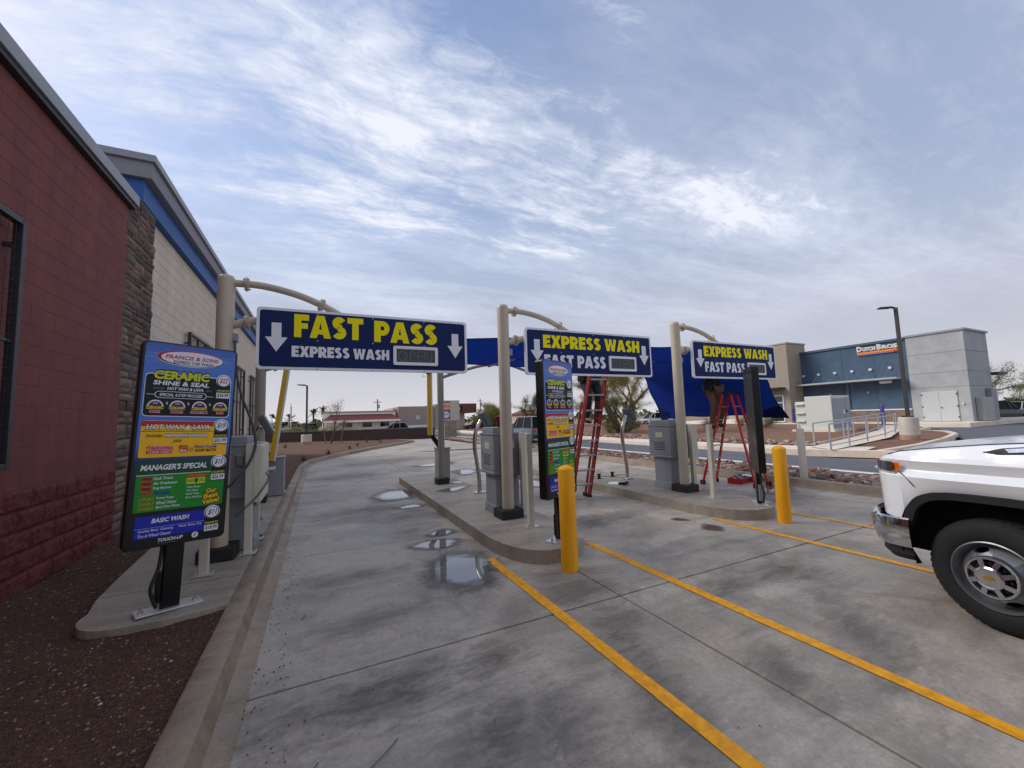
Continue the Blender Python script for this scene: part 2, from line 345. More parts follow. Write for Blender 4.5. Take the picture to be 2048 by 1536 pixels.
# scatter of gravel over the dirt beds: nobody could count it
def pebbles(name, spots, mats, parent=None, lab=None):
    b = MB(); base = [(1,0,0),(0,1,0),(-1,0,0),(0,-1,0),(0,0,1),(0,0,-1)]; F = [(0,1,4),(1,2,4),(2,3,4),(3,0,4),(1,0,5),(2,1,5),(3,2,5),(0,3,5)]
    for (x, y, z, r) in spots:
        a = random.uniform(0, 6.28); sx, sy, sz = r*random.uniform(.6, 1.2), r*random.uniform(.6, 1.2), r*random.uniform(.35, .8)
        b.add([(x+cos(a)*p[0]*sx-sin(a)*p[1]*sy, y+sin(a)*p[0]*sx+cos(a)*p[1]*sy, z+p[2]*sz) for p in base], F, random.randrange(len(mats)))
    o = b.build(name, mats, parent, kind='stuff'); return o
GR = [M('gravel_brown', C(104, 76, 62), 0.9, var=0.3, nscale=30), M('gravel_tan', C(150, 122, 102), 0.9, var=0.3, nscale=30), M('gravel_dark', C(66, 50, 44), 0.9, var=0.3, nscale=30), M('gravel_pale', C(188, 176, 164), 0.85, var=0.2, nscale=30)]
def bedz(x, y): return fn((x+2.75)/2.13, (y+6)/17)[2]
sp = []
for _ in range(17000):
    x = random.uniform(-2.6, -0.66); y = 0.6+9.0*random.random()**1.6
    r = random.choice((0.003, 0.004, 0.005, 0.007, 0.011)); sp.append((x, y, bedz(x, y)+r*0.1, r))
tag(pebbles('gravel', sp, GR[:3]*12+[GR[3]]), 'loose brown gravel on the dirt bed beside the red wall', 'gravel')
# slab that carries the kit on the left
SLAB = [(-0.66, 10.3), (-1.92, 10.3), (-1.88, 8.0), (-1.82, 6.3), (-1.76, 5.4), (-1.70, 4.75)]+[(-1.30+0.34*cos(a), 4.33+0.33*sin(a)) for a in [pi-0.25+k*(pi*0.5+0.3)/8 for k in range(9)]]+[(-1.06, 3.98), (-0.86, 4.02), (-0.66, 4.08)]
b = MB(); b.prism(SLAB, -0.05, 0.165); slab = b.build('equipment_slab', ISLE, bevel=0.012, seg=2, kind='structure')
for y in (4.78, 7.4):
    b = MB(); b.bb(-1.74, -0.68, y-0.003, y+0.003, 0.16, 0.1662); b.build('slab_joint', MATS['joint_dark'], slab)
def lerp_tab(T, q):
    if q <= T[0][0]: return T[0][1]
    for (a0, u), (a1, v) in zip(T, T[1:]):
        if a0 <= q <= a1: return u+(v-u)*(q-a0)/(a1-a0)
    return T[-1][1]
# ---------------------------------------------------------------- right kerb, rock strip, street, far sidewalk
RK = [(8.98, y) for y in (36, 30, 26, 22, 18, 15, 12.5, 10, 8, 6, 4, 2, 0, -3, -7.5)]
RK = [(x+(0.9 if y > 28 else 0.35 if y > 24 else 0), y) for x, y in RK]
for i0 in range(0, len(RK)-1, 2): sweep(RK[i0:i0+3], kprof, 'kerb', KERB)
sheet('rock_bed_soil', [(9.15, -8), (11.2, -8), (11.2, 34), (9.15, 34)], 0.055, BED)
sheet('street', [(11.18, -60), (16.2, -60), (15.05, 10), (15.2, 60), (15.6, 160), (11.2, 160)], -0.015, ASPH)
sheet('cross_street', [(-90, 47.5), (70, 39.5), (70, 46.5), (-90, 55)], -0.09, ASPH)
b = MB(); b.add([(12.0, -40, -0.010), (12.32, -40, -0.010), (12.2, 40, -0.010), (11.9, 40, -0.010)], [(0, 1, 2, 3)]); b.build('gutter', SIDE, kind='structure')
FKP = [(15.35, 60), (15.1, 40), (15.15, 30), (15.2, 22), (15.1, 16), (15.0, 12), (15.3, 9.6), (15.7, 8.4), (16.4, 6.9), (16.9, 5.5), (17.3, 3.0), (17.6, -1), (17.8, -30)]
fk = [(p[0], p[1]) for p in FKP]
sweep(fk, [(0.0, -0.08), (0.0, 0.15), (0.03, 0.16), (0.16, 0.16), (0.17, -0.08)], 'far_kerb', SIDE)
sheet('sidewalk', [(15.5, 60), (15.25, 40), (15.3, 22), (15.15, 12), (15.45, 9.7), (15.85, 8.5), (16.5, 7.1), (18.2, 7.5), (17.2, 9.0), (16.75, 12), (16.95, 22), (17.0, 60)], 0.150, SIDE)
b = MB()
def far(u, v):
    x = 16.6+19.2*u; y0 = lerp_tab([(16.5, 6.95), (20, 7.15), (24, 7.75), (28.3, 8.65), (30.6, 9.65), (31.2, 10.9), (33, 11.6), (36, 12.2)], x); y = y0+(76-y0)*v*v
    if v > 0.2 and x < 16.7: x = 16.6
    return (x, y, 0.12+0.22*u*u*min(1, v*6)+0.10*max(0, noise.noise((x*0.22, y*0.22, 5)))*min(1, v*8))
b.grid(far, 40, 60); b.build('planter_bed', BEDR, smooth=80, kind='structure')
sheet('parking_asphalt', [(17.6, -60), (120, -60), (120, 11.4), (38.9, 11.4), (38.9, 40), (36, 40), (36, 11.5), (30.5, 9.6), (24, 6.6), (17.3, 6.2)], 0.02, ASPH)
b = MB(); b.bb(39.2, 60, 11.0, 42, 0, 0.33); b.build('building_pad', SIDE, bevel=0.03, kind='structure')
sweep([(16.5, 6.75), (20, 7.0), (24, 7.6), (28.3, 8.5), (30.6, 9.5), (31.2, 10.2), (30.8, 10.9), (33, 11.4), (36, 12.0)], [(-0.10, -0.08), (-0.10, 0.16), (-0.08, 0.18), (0.06, 0.18), (0.08, -0.08)], 'kerb', SIDE)
# ---------------------------------------------------------------- car wash building on the left
def wall_mat(name, c, bump=0.5, bscale=55, var=0.14, streak=0.25, rough=0.8):
    m = bpy.data.materials.new(name); m.use_nodes = True; t = m.node_tree; b = t.nodes['Principled BSDF']
    pos = N('ShaderNodeNewGeometry', t).outputs['Position']; oi = N('ShaderNodeObjectInfo', t).outputs['Random']
    n1 = noise_n(pos, 2.2, 6, 0.65, 0.3, t); n2 = noise_n(pos, bscale, 5, 0.7, 0, t)
    n3 = noise_n(mapping(pos, scale=(3, 3, 0.35), tree=t), 1.6, 5, 0.6, 0.2, t)
    cc = ramp(n1, [(0.3, tuple(x*(1-var) for x in c)), (0.7, tuple(min(1, x*(1+var)) for x in c))], t)
    cc = mixc(ramp(n3, [(0.36, streak), (0.56, 0)], t), cc, tuple(x*0.6 for x in c), t)
    cc = mixc(ramp(n2, [(0.62, 0.0), (0.80, 0.30)], t), cc, tuple(min(1, x*1.5+0.02) for x in c), t)
    hv = N('ShaderNodeHueSaturation', t); LK(cc, hv.inputs['Color'], t); LK(math_n('ADD', math_n('MULTIPLY', oi, 0.18), 0.91, t), hv.inputs['Value'], t)
    LK(hv.outputs[0], b.inputs['Base Color'], t); b.inputs['Roughness'].default_value = rough; b.inputs['Specular IOR Level'].default_value = 0.3
    bn = N('ShaderNodeBump', t); bn.inputs['Strength'].default_value = bump; bn.inputs['Distance'].default_value = 0.006
    LK(n2, bn.inputs['Height'], t); LK(bn.outputs[0], b.inputs['Normal'], t); MATS[name] = m; return m
RED = wall_mat('red_painted_block', C(108, 61, 58), var=0.14, streak=0.25); REDS = wall_mat('red_split_face_block', C(94, 44, 44), 1.0, 40, 0.25)
REDJ = wall_mat('red_mortar', C(122, 74, 70)); CREAM = wall_mat('cream_painted_block', C(184, 172, 156), 0.35, 60, 0.08, 0.12); CREAMJ = wall_mat('cream_mortar', C(178, 165, 149), 0.3)
LEDGE = [wall_mat('ledge_stone_%s' % n, c, 1.0, 30, 0.3, 0.3) for n, c in (('umber', C(98, 80, 70)), ('slate', C(90, 80, 74)), ('taupe', C(114, 96, 86)), ('dark', C(80, 68, 62)))]
GREYCAP = M('grey_metal_coping', C(150, 152, 158), 0.5, 0.2, var=0.06, nscale=2); GREYP = M('grey_stucco_fascia', C(140, 140, 148), 0.8, var=0.06, bump=0.2)
BLUEB = M('blue_painted_band', C(38, 92, 160), 0.6, var=0.06, nscale=2); STEEL = M('dark_steel', C(58, 58, 62), 0.5, 0.3, var=0.1)
bld = thing('car_wash_building', 'red and cream block car wash building with blue band and stone pier', 'building', (-2.62, 0, 0))
Ch = 0.2032; Cl = 0.4064; Z0 = -0.17
def block_mesh(name, L, H, mat, rough=0, seed=0, dep=0.05):
    """face towards +x, origin at the face's lower near corner"""
    b = MB(); rnd = random.Random(seed); g_ = 0.0025; c = 0.003
    if not rough:
        y0, y1, z0, z1 = .0012, L-.0012, g_, H-g_; e = .0014
        V = [(-dep,y0,z0),(-dep,y1,z0),(-dep,y1,z1),(-dep,y0,z1),(-c,y0,z0),(-c,y1,z0),(-c,y1,z1),(-c,y0,z1),(0,y0+e,z0+c),(0,y1-e,z0+c),(0,y1-e,z1-c),(0,y0+e,z1-c)]
        b.add(V, [(8,9,10,11)]+[(4+i,4+(i+1)%4,8+(i+1)%4,8+i) for i in range(4)]+[(i,(i+1)%4,4+(i+1)%4,4+i) for i in range(4)])
    else:
        nu, nv = (12, 6) if rough > 0.01 else (5, 3); rec = 0.003 if rough > 0.01 else 0.010
        def f(u, v):
            e = min(u, 1-u, v, 1-v); a = 0 if e < 1e-6 else 1
            return ((rough*(0.5+rnd.random())*a) + (-rec if not a else 0), g_+u*(L-2*g_)+(rnd.uniform(-.01, .01)*a), g_+v*(H-2*g_)+(rnd.uniform(-.006, .006)*a))
        b.grid(f, nu, nv); V = [(0,g_,g_),(0,L-g_,g_),(0,L-g_,H-g_),(0,g_,H-g_)]; V = [(-dep,)+p[1:] for p in V]+[(-rec,)+p[1:] for p in V]
        b.add(V, [(i,(i+1)%4,4+(i+1)%4,4+i) for i in range(4)])
    return b.mesh(name, mat)
# red wall
b = MB(); b.bb(-6, -0.004, -10, 7.655, -0.3, 4.97); rw = b.build('red_wall', REDJ, bld)
bm_full = block_mesh('block', Cl, Ch, RED); bm_half = block_mesh('block_half', Cl/2, Ch, RED)
split = [block_mesh('split_block', Cl, Ch, REDS, 0.015, k) for k in range(7)]; split_h = [block_mesh('split_half', Cl/2, Ch, REDS, 0.015, 20+k) for k in range(2)]
for r in range(1, 25):
    z = Z0+r*Ch; y = 7.655; k = 0; rough = r < 6
    while y > 3.55:
        half = (k == 0 and r % 2); L = Cl/2 if half else Cl; y -= L; k += 1
        if y < 4.2 and r > 7 and False: continue
        me = (random.choice(split_h if half else split)) if rough else (bm_half if half else bm_full)
        obj('split_face_block' if rough else 'block', me, rw, loc=(0.0 if not rough else 0.004, y, z))
b = MB(); b.bb(-0.02, 0.03, -10, 7.66, -0.3, 0.035); b.build('footing_band', RED, bld)
b = MB(); b.bb(-0.5, 0.10, -10, 7.74, 4.99, 5.15); b.bb(-0.5, 0.075, -10, 7.72, 4.93, 4.99, 1); b.build('coping', [GREYCAP, STEEL], bld, bevel=0.008)  # dark lower strip paints in the shadow line under the cap
# ledge-stone pier
b = MB(); b.bb(-1, -0.03, 7.66, 8.76, -0.3, 5.32); pier = b.build('stone_pier', LEDGE[3], bld)
sv = {}
z = -0.05; rs = random.Random(3)
while z < 5.28:
    h = rs.choice((0.075, 0.10, 0.10, 0.13, 0.15)); y = 7.67
    while y < 8.74:
        L = rs.uniform(0.18, 0.46)
        if y+L > 8.66: L = 8.75-y
        q = (round(L, 1), h, rs.randrange(2))
        if q not in sv: sv[q] = [block_mesh('ledge_stone', max(q[0], .1), h, LEDGE[k], 0.0095, hash((q[0], h, k, q[2])) % 999) for k in range(4)]
        o = obj('ledge_stone', sv[q][rs.randrange(4)], pier, loc=(rs.uniform(-0.010, 0.010), y, z)); o.scale[1] = L/max(q[0], .1); y += L
    z += h
# cream wall with blue and grey cornice
b = MB(); b.bb(-6, -0.141, 8.7, 24.4, -0.3, 5.9); cw = b.build('cream_wall', CREAMJ, bld)
cm = block_mesh('cream_block', Cl, Ch, CREAM); chf = block_mesh('cream_half', Cl/2, Ch, CREAM); cn = 0
rest = MB()
for r in range(1, 27):
    z = Z0+r*Ch; y = 8.77; k = 0
    while y < 24.2:
        half = (k == 0 and r % 2); L = Cl/2 if half else Cl; k += 1
        if y < 13.4: obj('cream_block', chf if half else cm, cw, loc=(-0.133, y, z)); cn += 1
        else:
            g_ = 0.005; rest.add([(-0.135, y+g_, z+g_), (-0.135, y+L-g_, z+g_), (-0.135, y+L-g_, z+Ch-g_), (-0.135, y+g_, z+Ch-g_)], [(0,1,2,3)])
        y += L
rest.build('cream_block_courses', CREAM, cw, kind='stuff')
b = MB(); b.bb(-5, -0.02, 8.24, 24.5, 5.33, 5.70); b.build('blue_band', BLUEB, bld)
b = MB(); b.bb(-5, 0.10, 8.16, 24.6, 5.70, 5.97); b.build('fascia', GREYP, bld, bevel=0.01)
b = MB(); b.bb(-5, 0.15, 8.11, 24.7, 5.97, 6.09); b.build('coping', GREYCAP, bld, bevel=0.01)
WIRE = M('dark_wire', C(52, 48, 48), 0.6, 0.3, var=0.1)
def trellis(x, y0, y1, z0, z1, label, wires=True):
    t = thing('wall_trellis', label, 'trellis', (x, y0, z0), group='steel trellis frames mounted on the car wash walls'); W, H = y1-y0, z1-z0; d = 0.07
    b = MB(); s = 0.055
    b.bb(0.05, 0.05+d, 0, s, 0, H); b.bb(0.05, 0.05+d, W-s, W, 0, H); b.bb(0.052, 0.05+d-.002, s, W-s, 0, s); b.bb(0.052, 0.05+d-.002, s, W-s, H-s, H); b.build('frame', STEEL, t, bevel=0.004)
    n = max(2, int(W/0.9)+1)
    for k in range(1, n): b = MB(); b.bb(0.06, 0.10, W*k/n-.014, W*k/n+.014, s, H-s); b.build('bar', STEEL, t)
    b = MB(); b.bb(0.062, 0.098, s, W-s, H/2-.014, H/2+.014); b.build('crossbar', STEEL, t)
    b = MB()
    for k in range(1, int(W/0.1)): b.tube([(0.10, k*0.1, s), (0.10, k*0.1, H-s)], 0.0022, 4, caps=False)
    for k in range(1, int(H/0.1)): b.tube([(0.104, s, k*0.1), (0.104, W-s, k*0.1)], 0.0022, 4, caps=False)
    b.build('wire_mesh', WIRE, t, kind='stuff')
    for zz in (0.25, H-0.25):
        for yy in (0.03, W-0.03): b = MB(); b.bb(-0.03, 0.055, yy-.02, yy+.02, zz-.02, zz+.02); b.build('bracket', STEEL, t)
trellis(-2.61, 3.4, 5.21, 1.28, 3.58, 'steel trellis frame mounted on the red block wall')
for y0, y1, l in ((11.15, 14.0, 'steel trellis frame on the cream wall nearest the stone pier'), (15.7, 18.5, 'middle steel trellis frame of three on the cream wall'), (20.1, 23.1, 'last steel trellis frame at the far end of the cream wall')):
    trellis(-2.75, y0, y1, 1.22, 3.76, l)
# ---------------------------------------------------------------- lane equipment shared by the three islands
BEIGE = M('beige_painted_steel', C(190, 176, 154), 0.45, 0.0, var=0.06, nscale=3, spec=0.5); BEIGE2 = M('beige_post_paint', C(205, 198, 180), 0.5, var=0.06)
BLACKB = M('black_base_block', C(36, 33, 32), 0.7, var=0.2, bump=0.2); GREYC = M('grey_cabinet_paint', C(142, 144, 148), 0.5, var=0.05, nscale=2); GALV = M('galvanised_steel', C(170, 170, 168), 0.35, 0.8, var=0.12, nscale=12)
CHROME = M('brushed_stainless', C(190, 186, 180), 0.16, 1.0, var=0.05); NAVY = M('navy_sign_face', C(28, 44, 92), 0.7, spec=0.2, var=0.04, nscale=1.5); SWHITE = M('white_sign_vinyl', C(236, 236, 240), 0.6, var=0.03, spec=0.3)
SYEL = M('yellow_sign_vinyl', C(252, 236, 10), 0.7, var=0.03, spec=0.2); LED = M('dark_led_panel', C(58, 58, 62), 0.35, var=0.25, nscale=90); LEDT = M('unlit_led_letters', C(112, 112, 116), 0.4, var=0.1)
BLACKM = M('black_satin_metal', C(16, 16, 18), 0.35, 0.2, var=0.15); CABLE = M('black_cable', C(30, 30, 32), 0.6, var=0.1); RUBBER = M('black_rubber', C(24, 24, 25), 0.8, var=0.15)
# heavy grotesque capitals for the lane signs
def arcpts(cx, cy, rx, ry, a0, a1, n): return [(cx+rx*cos(radians(a0+(a1-a0)*k/n)), cy+ry*sin(radians(a0+(a1-a0)*k/n))) for k in range(n+1)]
def strip(o, i): return [(o[k], o[k+1], i[k+1], i[k]) for k in range(len(o)-1)]
def R4(x0, x1, y0, y1): return [(x0, y0), (x1, y0), (x1, y1), (x0, y1)]
def s_shape():
    c = arcpts(.335, .715, .175, .150, 25, 270, 14)+arcpts(.335, .285, .185, .155, 90, -155, 14)[1:]; o = []; i = []; hw = .135
    for k, p in enumerate(c):
        a = Vector(c[max(k-1, 0)]); d = (Vector(c[min(k+1, len(c)-1)])-a).normalized(); n_ = Vector((-d.y, d.x)); o.append(tuple(Vector(p)+n_*hw)); i.append(tuple(Vector(p)-n_*hw))
    return strip(o, i)
bowl = strip(arcpts(.38, .655, .33, .345, 90, -90, 12), arcpts(.38, .655, .085, .10, 90, -90, 12))
PB = [R4(0, .30, 0, 1), R4(.30, .38, .755, 1), R4(.30, .38, .31, .555)]+bowl
GLY = {'F': (.62, [R4(0, .30, 0, 1), R4(.30, .62, .74, 1), R4(.30, .57, .38, .62)]), 'E': (.62, [R4(0, .30, 0, 1), R4(.30, .62, .75, 1), R4(.30, .57, .38, .62), R4(.30, .62, 0, .25)]),
       'T': (.74, [R4(.22, .52, 0, .74), R4(0, .74, .74, 1)]), 'H': (.80, [R4(0, .29, 0, 1), R4(.51, .80, 0, 1), R4(.29, .51, .37, .63)]),
       'A': (.92, [[(0, 0), (.30, 0), (.35, .17), (.40, .38), (.46, .70), (.46, 1), (.29, 1)], [(.92, 0), (.63, 1), (.46, 1), (.46, .70), (.52, .38), (.57, .17), (.62, 0)], [(.35, .17), (.57, .17), (.52, .38), (.40, .38)]]),
       'X': (.85, [[(0, 0), (.33, 0), (.425, .27), (.425, .76), (.33, 1), (.01, 1), (.25, .52)], [(.85, 0), (.60, .52), (.84, 1), (.52, 1), (.425, .76), (.425, .27), (.52, 0)]]),
       'W': (1.24, [[(0, 1), (.30, 1), (.385, .46), (.47, .70), (.49, 1), (.62, 1), (.62, .56), (.51, 0), (.22, 0)], [(1.24, 1), (1.02, 0), (.73, 0), (.62, .56), (.62, 1), (.75, 1), (.77, .70), (.855, .46), (.94, 1)]]),
       'P': (.71, PB), 'R': (.76, PB+[[(.34, .34), (.60, .34), (.78, 0), (.46, 0), (.30, .26)]]), 'S': (.67, s_shape())}
def heavy(p, s, x0, x1, y0, y1, m):
    """x, y in metres on the print plane"""
    tot = sum(GLY[c][0] if c != ' ' else 0.34 for c in s)+0.035*(len(s)-1); x = 0; k = (x1-x0)/tot; H = y1-y0; p.k += 1
    for c in s:
        if c == ' ': x += 0.34+0.035; continue
        wd, polys = GLY[c]
        for q, P in enumerate(polys):
            y = p.y-0.0006*p.k-(0.0004 if (c == 'R' and q == len(polys)-1) else 0)
            p.add([(x0+(x+a)*k, y, y0+b_*H) for a, b_ in P], [tuple(range(len(P)))], m)
        x += wd+0.035
def arrow(p, cx, top, tip, hw, m):
    sh = hw*0.44; neck = tip+(top-tip)*0.50
    P = [(cx-sh, top), (cx-sh, neck), (cx-hw, neck), (cx, tip), (cx+hw, neck), (cx+sh, neck), (cx+sh, top)]
    p.add([(x, p.y-0.0012, z) for x, z in P], [(0, 1, 5, 6), (2, 3, 4, 5, 1)], m)
def gantry(i, px_, py, z0, label, signlab, top, blank=False):
    t = thing('overhead_lane_sign', label, 'lane sign', (px_, py, z0), group='overhead lane signs on beige poles'); S_ = (0.32, 0.305, 0.28)[i]; W = 2.56; H = 0.735; zb = 2.25-z0; zt = zb+H
    b = MB(); r = 0.088; b.lathe([(r, 0.02), (r, 3.12), (r*0.97, 3.15), (r*0.8, 3.175), (r*0.4, 3.19), (0.001, 3.195)], 24); b.build('pole', BEIGE, t, smooth=40)
    b = MB(); b.bb(-.17, .17, -.17, .17, 0, .13); b.build('base_block', BLACKB, t, bevel=0.01)
    up_ = interp([(0.07, 0, 3.10), (0.36, 0, 3.10), (0.72, 0.0, 3.03), (1.05, 0.0, 2.90), (1.5, 0, 2.66), (1.9, 0, 2.52)], 6); lo_ = interp([(0.07, 0, 2.60), (0.36, 0, 2.68), (0.9, 0, 2.73), (1.5, 0, 2.62)], 6)
    b = MB(); b.tube(up_, 0.042, 12); b.build('arm', BEIGE, t, smooth=60); b = MB(); b.tube(lo_, 0.047, 12); b.build('arm', BEIGE, t, smooth=60)
    for (x, z, dx, dz) in ((0.20, 3.10, 1, 0), (0.21, 2.645, 1, .2), (1.0, 2.925, 1, -.45)):
        b = MB(); d = Vector((dx, 0, dz)).normalized(); c = Vector((x, 0, z)); b.cyl(c-d*.012, c-d*.001, 0.082, n=16); b.cyl(c+d*.001, c+d*.012, 0.082, n=16)
        n_ = Vector((-d.z, 0, d.x))
        for a in range(4):
            q = c+(n_*cos(a*pi/2+.78)+Vector((0, 1, 0))*sin(a*pi/2+.78))*.066; b.cyl(q-d*.032, q+d*.032, 0.010, n=6)
        b.build('flange', BEIGE, t, smooth=40)
    b = MB(); P = rrect(S_, S_+W, zb, zt, 0.045, 5); n = len(P)
    b.add([(x, -.13, z) for x, z in P]+[(x, -.085, z) for x, z in P], [tuple(range(n)), tuple(range(2*n-1, n-1, -1))]+[(k, n+k, n+(k+1) % n, (k+1) % n) for k in range(n)])
    pan = b.build('sign_panel', SWHITE, t)
    P = rrect(S_+.032, S_+W-.032, zb+.032, zt-.032, 0.035, 5); b = MB(); b.add([(x, -.1312, z) for x, z in P], [tuple(range(len(P)))]); b.build('sign_face', NAVY, pan)
    def local(x): return S_+x
    if i == 0:
        words = (('FAST', .385, 1.165, .395, .675, SYEL), ('PASS', 1.298, 2.13, .385, .665, SYEL), ('EXPRESS', .362, 1.003, .155, .288, SWHITE), ('WASH', 1.045, 1.485, .150, .283, SWHITE)); dx = 1.535
    else:
        words = (('EXPRESS', .315, 1.435, .43, .635, SYEL), ('WASH', 1.515, 2.285, .43, .635, SYEL), ('FAST', .325, .875, .125, .325, SWHITE), ('PASS', .95, 1.525, .125, .325, SWHITE)); dx = 1.585
    for wd_, xa, xb, za, zb_, mt in words: f = Print(1, 1, -.1312); heavy(f, wd_, local(xa), local(xb), zb+za, zb+zb_, 0); f.build('lettering', [mt], pan)
    for cx, hw, l in ((.203, .115, 0), (2.385, .11, 1)):
        a = Print(1, 1, -.1312); arrow(a, local(cx), zb+.555, zb+.21, hw, 0); a.build('arrow', [SWHITE], pan)
    b = MB(); x0, x1, z_0, z_1 = local(dx), local(dx+.595), zb+.09, zb+.345; P = rrect(x0, x1, z_0, z_1, .02, 3); Q = rrect(x0+.04, x1-.04, z_0+.04, z_1-.04, .006, 3); n = len(P)
    b.add([(x, -.152, z) for x, z in P]+[(x, -.152, z) for x, z in Q]+[(x, -.131, z) for x, z in P]+[(x, -.140, z) for x, z in Q], [(k, (k+1) % n, n+(k+1) % n, n+k) for k in range(n)]+[(k, 2*n+k, 2*n+(k+1) % n, (k+1) % n) for k in range(n)]+[(n+k, n+(k+1) % n, 3*n+(k+1) % n, 3*n+k) for k in range(n)])
    fr = b.build('display_frame', SWHITE, pan, smooth=30)
    dp = Print(1, 1, -.139); dp.add([(x0+.03, -.139, z_0+.03), (x1-.03, -.139, z_0+.03), (x1-.03, -.139, z_1-.03), (x0+.03, -.139, z_1-.03)], [(0, 1, 2, 3)], 0)
    if not blank:
        V, F, ar = txt('OPEN', -0.03, 2, 1.1); dp.add([(x0+.07+a*.44, -.1396, z_0+.06+c*.13) for a, c in V], F, 1)
        V, F, ar = txt('CLOSED', -0.035, 2, 0.9); dp.add([(x0+.055+a*.47, -.1400, z_0+.055+c*.14) for a, c in V], F, 1)
    dp.build('display', [LED, LEDT], pan)
    b = MB()
    for u in (.25, .5, .76):
        for z in (zt-.05, zb+.36, zb+.012): b.cyl((local(u*W), -.1375, z), (local(u*W), -.131, z), 0.008, n=8)
    b.build('rivet', GALV, pan, kind='stuff')
    b = MB(); b.bb(.075, .13, -.04, .04, 2.40, 2.50); bx_ = b.build('junction_box', GREYC, t, bevel=0.006)
    return t
PX = [-0.99, 2.52, 6.13]; PY = [5.50, 5.48, 5.45]; PZ = [0.17, 0.15, 0.15]
gantry(0, PX[0], PY[0], PZ[0], 'overhead lane sign reading fast pass in large yellow letters', '', 'FAST PASS')
gantry(1, PX[1], PY[1], PZ[1], 'overhead express wash sign partly hidden by a menu board, unlit open display', '', 'EXPRESS WASH')
gantry(2, PX[2], PY[2], PZ[2], 'overhead express wash sign with blank grey display beside the blue building', '', 'EXPRESS WASH', blank=True)
# power cable hanging from the first pole's junction box to the panel
b = MB(); b.tube(interp([(-0.885, 5.46, 2.58), (-0.87, 5.42, 2.3), (-0.80, 5.40, 1.95), (-0.70, 5.42, 1.65), (-0.66, 5.45, 1.40), (-0.72, 5.44, 1.18), (-0.86, 5.43, 0.98), (-0.95, 5.5, 0.9)], 6), 0.014, 8)
b.build('hanging_cable', M('grey_cable', C(74, 76, 80), 0.5, var=0.1), smooth=60, label='grey cable drooping from the fast pass sign pole to the cabinet', cat='cable')
# pay-station cabinets
def cabinet(i):
    nm = ('grey steel pay station cabinet behind the fast pass pole by the cream wall', 'grey steel cabinet with a dark red hydrant shape on its lid', 'grey steel cabinet on the island below the blank display sign')[i]
    t = thing('pay_station_cabinet', nm, 'cabinet', (PX[i]+0.10, PY[i]+0.42, PZ[i]), group='grey pay station cabinets on the islands')
    b = MB(); b.bb(-.20, .20, -.21, .21, 0, .64); b.build('pedestal', GREYC, t, bevel=0.02); b = MB(); b.bb(-.215, .215, -.225, .225, 0, .13); b.build('plinth', GREYC, t, bevel=0.01)
    b = MB(); b.bb(-.25, .25, -.27, .27, .62, 1.20); b.build('upper_box', GREYC, t, bevel=0.012); b = MB(); b.bb(-.265, .265, -.285, .285, .60, .635); b.build('lip', GREYC, t, bevel=0.006)
    b = MB(); b.bb(-.262, .262, -.282, .282, 1.195, 1.225); b.build('lid', GREYC, t, bevel=0.006); b = MB(); b.bb(-.235, .12, -.235, .235, 1.225, 1.31); b.build('hood', GREYC, t, bevel=0.008)
    b = MB(); b.bb(.02, .09, -.31, -.268, .98, 1.10); b.build('latch', GALV, t, bevel=0.005)
    b = MB(); b.bb(-.252, -.2495, -.24, .24, .66, 1.17); b.build('door_panel', GREYC, t, bevel=0.002)
for i in range(3): cabinet(i)
for t in [o for o in col0.objects if o.name.startswith('pay_station_cabinet')]:
    for k in range(5): b = MB(); b.bb(-.2545, -.2515, -.14, .14, .74+k*.035, .752+k*.035); b.build('louvre', STEEL, t)
    b = MB(); b.bb(-.2545, -.2515, -.10, .08, .98, 1.08); b.build('warning_label', M('label_sticker', C(206, 200, 178), 0.6, var=0.15, nscale=40), t); b = MB(); b.cyl((-.262, .19, .92), (-.25, .19, .92), .016, n=12); b.build('lock', GALV, t); b = MB(); b.cyl((.05, -.268, .80), (.05, -.276, .80), .016, n=12); b.build('lock', GALV, t)
    for y in (-.2, .2):
        b = MB(); b.cyl((-.222, y*.8, .05), (-.214, y*.8, .05), .012, n=6); b.build('bolt', GALV, t)
